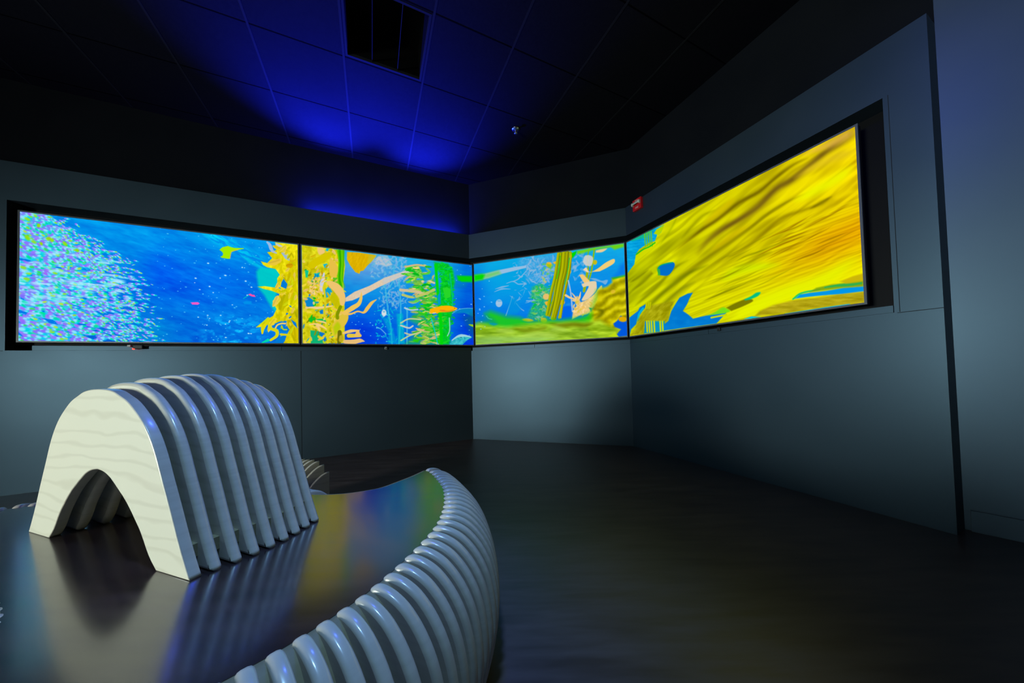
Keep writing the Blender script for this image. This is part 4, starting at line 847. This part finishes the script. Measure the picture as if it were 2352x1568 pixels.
# blue uplights on the ledge
for i, (loc, tg, e_) in enumerate(UPLIGHTS):
    u_ = empty('uplight', (loc[0], loc[1], LEDGE), A[0]); tag(u_, ['small black uplight on the ledge above the display with yellow kelp', 'small black uplight on the ledge close to the corner'][i], 'light', 'uplights on the ledge')
    mb = MB(); lathe(mb, [(0, 0), (.03, 0), (.03, .006), (.012, .008), (.012, .012)]); mb.build('base', M['housing'], u_)
    mb = MB(); lathe(mb, [(0, .012), (.022, .013), (.026, .028), (.022, .028), (.02, .018), (0, .018)]); mb.build('lamp_head', M['housing'], u_)
mb = MB(); mb.box((0, 0, LEDGE+.003), (STRIP[2], .024, .006), STRIP[1], (STRIP[0][0], STRIP[0][1])); tag(mb.build('trim_%d' % n_trim, M['housing']), kind='structure'); n_trim += 1  # body of the added blue LED strip, filed with the trim

# ---------------------------------------------------------------- bench
BT = -.45                                                   # top of the seat
front = [(-.457, 1.474), (-.410, 1.412), (-.360, 1.322), (-.325, 1.252), (-.301, 1.18), (-.279, 1.09), (-.268, 1.0), (-.268, .935), (-.277, .87), (-.292, .80), (-.310, .735), (-.335, .665), (-.369, .602), (-.41, .54), (-.457, .486), (-.53, .41), (-.63, .31), (-.73, .17), (-.80, -.02), (-.83, -.25), (-.85, -.50), (-.98, -.76), (-1.33, -.88), (-1.70, -.78), (-1.86, -.54),
         (-1.85, -.26), (-1.70, .04), (-1.47, .28), (-1.24, .46), (-1.06, .52), (-.985, .588), (-1.08, .660), (-1.25, .725), (-1.46, .81), (-1.70, .91), (-1.87, .99), (-1.90, 1.07), (-1.86, 1.15), (-1.797, 1.182), (-1.70, 1.25), (-1.56, 1.37), (-1.42, 1.42), (-1.22, 1.40), (-1.02, 1.30), (-.87, 1.226), (-.80, 1.212), (-.735, 1.208), (-.672, 1.217), (-.612, 1.241), (-.565, 1.272), (-.525, 1.335), (-.489, 1.40), (-.466, 1.455)]
fine = catmull(front[::-1], True, 14)                        # counter-clockwise
edge = resample(fine, .009)
bench = empty('bench', (0, 0, FLOOR)); tag(bench, 'curved crescent bench with dark glossy seat and rows of pale plywood ribs', 'bench')
def place(o): o.parent = bench; o.location = (0, 0, -FLOOR); return o
def ngon_slab(name, P, z0, z1, m):
    bm = bmesh.new(); a = [bm.verts.new((p[0], p[1], z0)) for p in P]; b = [bm.verts.new((p[0], p[1], z1)) for p in P]; n = len(P)
    for i in range(n): bm.faces.new((a[i], a[(i+1) % n], b[(i+1) % n], b[i]))
    f = [bm.faces.new(a[::-1]), bm.faces.new(b)]; f[0].normal_update(); f[1].normal_update(); bmesh.ops.triangulate(bm, faces=f, ngon_method='EAR_CLIP'); bmesh.ops.recalc_face_normals(bm, faces=bm.faces)
    me = bpy.data.meshes.new(name); bm.to_mesh(me); bm.free(); me.materials.append(m); o = bpy.data.objects.new(name, me); col.objects.link(o); return o
place(ngon_slab('seat', edge, BT-.012, BT, M['seat']))
prof = [(-.004, -.030), (-.006, -.006), (.000, .002), (.012, .006), (.030, .0045), (.055, -.003), (.085, -.020), (.115, -.050), (.140, -.088), (.158, -.130), (.170, -.180), (.176, -.235), (.174, -.290), (.164, -.345), (.150, -.395), (.138, FLOOR-BT)]
inner = [(.085, FLOOR-BT), (.095, -.38), (.110, -.32), (.118, -.26), (.112, -.19), (.095, -.13), (.068, -.085), (.035, -.055)]
top = catmull(prof, False, 4); full = np.vstack([top, catmull(inner, False, 3)])
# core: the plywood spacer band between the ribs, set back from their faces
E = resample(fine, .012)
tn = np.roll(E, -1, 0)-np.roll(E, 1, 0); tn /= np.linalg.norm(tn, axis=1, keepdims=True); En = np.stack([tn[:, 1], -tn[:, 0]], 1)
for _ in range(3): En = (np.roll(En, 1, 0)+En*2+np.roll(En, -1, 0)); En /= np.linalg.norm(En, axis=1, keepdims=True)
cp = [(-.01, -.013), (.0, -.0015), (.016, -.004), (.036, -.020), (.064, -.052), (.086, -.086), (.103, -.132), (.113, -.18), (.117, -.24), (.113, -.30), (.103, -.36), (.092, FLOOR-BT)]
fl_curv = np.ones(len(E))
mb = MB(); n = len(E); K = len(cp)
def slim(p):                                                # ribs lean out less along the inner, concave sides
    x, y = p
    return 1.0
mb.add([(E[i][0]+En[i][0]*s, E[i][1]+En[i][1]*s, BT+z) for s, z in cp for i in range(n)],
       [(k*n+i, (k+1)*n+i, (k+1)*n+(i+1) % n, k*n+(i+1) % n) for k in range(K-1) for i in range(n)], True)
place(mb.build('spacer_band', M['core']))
# ribs
RS = resample(fine, .0362); rn = []
for p in RS:
    j = np.argmin(((E-p)**2).sum(1)); rn.append(En[j])
rib_me = plate_mesh('rib', full, .0250, .0085, M['edge'])
def rib_obj(p, nv, name='rib'):
    o = bpy.data.objects.new(name, rib_me); col.objects.link(o); o.parent = bench; o.location = (p[0], p[1], BT-FLOOR); o.rotation_euler = (0, 0, math.atan2(nv[1], nv[0])); return o
hidden = []
for p, nv in zip(RS, rn):
    visible_side = (p[0] > -.75 and p[1] < .95 and p[1] > .2) or (p[0] > -.50 and p[1] > .3 and not (nv[0] < .2 and nv[1] > .3)) or (p[0] < -1.5 and p[1] > .85) or (abs(p[0]+1.0) < .1 and abs(p[1]-.59) < .12)
    back_concave = (-1.02 < p[0] < -.46 and p[1] > 1.19 and nv[0] < .15)
    if back_concave: continue
    (rib_obj(p, nv) if visible_side else hidden.append((p, nv)))
if hidden:
    mb = MB(); src = [tuple(v.co) for v in rib_me.vertices]; fc = [tuple(f.vertices) for f in rib_me.polygons]
    for p, nv in hidden:
        mb.add([(p[0]+nv[0]*x-nv[1]*y, p[1]+nv[1]*x+nv[0]*y, BT+z) for x, y, z in src], fc, True)
    o = place(mb.build('rib', M['edge'])); o['kind'] = 'stuff'; o['label'] = 'ribs round the far and rear sides of the bench'

# arch backrest standing on the bench: nine plates
half_o = [(0, .428), (.04, .4265), (.076, .421), (.107, .410), (.138, .398), (.168, .380), (.21, .347), (.242, .310), (.268, .267), (.293, .213), (.323, .150), (.352, .086), (.378, .034), (.397, 0)]
half_i = [(.268, 0), (.237, .03), (.204, .078), (.180, .105), (.155, .131), (.130, .153), (.104, .172), (.078, .190), (.054, .204), (.027, .213), (0, .2165)]
def arch_outline(h):
    so = catmull(half_o, False, 3); si = catmull(half_i, False, 3); k = h/.428
    so = so*np.array([1, k]); si = si*np.array([1, (k-1)*.9+1])
    return np.vstack([so[:-1], so[-1:], si[:-1], np.stack([-si[::-1][:, 0], si[::-1][:, 1]], 1), np.stack([-so[::-1][:-1, 0], so[::-1][:-1, 1]], 1)])
def make_arch(base, rz, label, feet, hts, th0):
    """feet = right-hand foot corner of each plate, relative to base"""
    arch = empty('arch_backrest', (base[0], base[1], BT), rz); tag(arch, label, 'backrest', 'arch backrests on the bench')
    T = .0225
    def centre(k):
        th = math.radians(th0+.85*k); al = np.array([-math.cos(th), math.sin(th)])
        return th, al, np.array(feet[k])+.397*al+np.array([math.sin(th), math.cos(th)])*T/2
    for k in range(len(feet)):
        th, al, c = centre(k)
        me = plate_mesh('arch_plate', arch_outline(hts[k]), T, .0025 if k == 0 else .0085, M['edge'], M['birch'])
        o = bpy.data.objects.new('arch_plate', me); col.objects.link(o); o.parent = arch; o.location = (c[0], c[1], .0005); o.rotation_euler = (0, 0, -th)
        if k < len(feet)-1:
            th2, al2, c2_ = centre(k+1)
            for side in (-.335, .335):
                mid = (c+al*side+c2_+al2*side)/2
                mb = MB(); mb.box((0, 0, .045), (.026, .016, .03)); s_ = mb.build('spacer', M['core'], arch); s_.location = (mid[0], mid[1], 0); s_.rotation_euler = (0, 0, -th)
    return arch
feet = [(-.753, .719), (-.731, .748), (-.709, .778), (-.690, .808), (-.674, .839), (-.663, .872), (-.656, .907), (-.652, .943), (-.650, .980)]
hts = [.428, .443, .454, .460, .464, .461, .452, .440, .425]
make_arch((-1.05, .95), 0, 'pale plywood arch of nine upright slices standing on the dark bench seat', [(x+1.05, y-.95) for x, y in feet], hts, 18.7)
# second backrest, unseen, added to shade the lower right walls
make_arch((-1.33, -.42), 0, 'pale plywood arch of nine slices at the far end of the bench, out of frame', [(.37, -.16+.036*k) for k in range(9)], hts, -4)

# slatted stool behind the bench
st = empty('slatted_stool', (-1.55, 2.10, FLOOR)); tag(st, 'low stool of upright plywood slats on the floor behind the arch', 'stool')
def slat_outline(h, wd=.13):
    P = [(0, 0), (wd, 0), (wd, h)]
    for t in np.linspace(0, 1, 9)[1:]: P.append((wd-t*wd, h-.11*(1-math.cos(t*1.35))*1.15))
    return P
for k in range(11):
    h = .345 if k > 3 else (.275, .318, .338, .345)[k]
    me = plate_mesh('slat', slat_outline(h), .02, .004, M['edge'])
    me.materials[1] = M['birch']; o = bpy.data.objects.new('slat', me); col.objects.link(o); o.parent = st
    x = -1.255-.0385*k; y = 2.02+.012*k
    o.location = (x+1.55-.115*math.cos(.9), y-2.10-.115*math.sin(.9), 0); o.rotation_euler = (0, 0, .9)
mb = MB(); mb.box((-.0, -.13, .10), (.40, .04, .05), -.3, (0, 0)); mb.build('cross_rail', M['core'], st)

# ---------------------------------------------------------------- light source added out of frame, shaped as a display, for arch and walls
M['bright'] = emit('bright_display_picture', (.86, 1.0, .93), REAR_STRENGTH)
def added_light_display(loc, face, label, wd=1.872, ht=1.053):
    """face = plan direction the picture looks towards"""
    th = math.atan2(face[0], -face[1])
    r = empty('wall_display', loc, th); tag(r, label, 'display')
    mb = MB(); mb.box((0, .02, 0), (wd+.02, .05, ht+.02)); mb.build('housing', M['housing'], r)
    mb = MB(); mb.box((0, -.008, 0), (wd, .004, ht)); mb.build('screen', M['bright'], r)
    mb = MB(); mb.box((0, .075, (FLOOR-loc[2])/2), (.12, .06, loc[2]-FLOOR)); mb.build('stand', M['housing'], r)
    return r
added_light_display((-4.20, -2.00, .20), (.985, .17), 'bright white display out of frame at the rear left of the room', 1.25, .72)
for i, (loc, tg_, e_, c_) in enumerate(DOWNLIGHTS):
    d_ = empty('ceiling_spotlight', (loc[0], loc[1], CEIL)); tag(d_, ['black ceiling spotlight with pale blue lamp, right of the bench', 'black ceiling spotlight with deep blue lamp, above the arch', 'black ceiling spotlight with deep blue lamp, aimed at the right wall'][i], 'light', 'ceiling spotlights')
    mb = MB(); lathe(mb, [(0, -.0), (.045, -.0), (.045, -.012), (.01, -.016), (.01, -.06), (0, -.06)]); mb.build('mount', M['housing'], d_)
    mb = MB(); lathe(mb, [(0, -.06), (.035, -.064), (.04, -.14), (.036, -.14), (.03, -.08), (0, -.08)]); mb.build('lamp_head', M['housing'], d_)
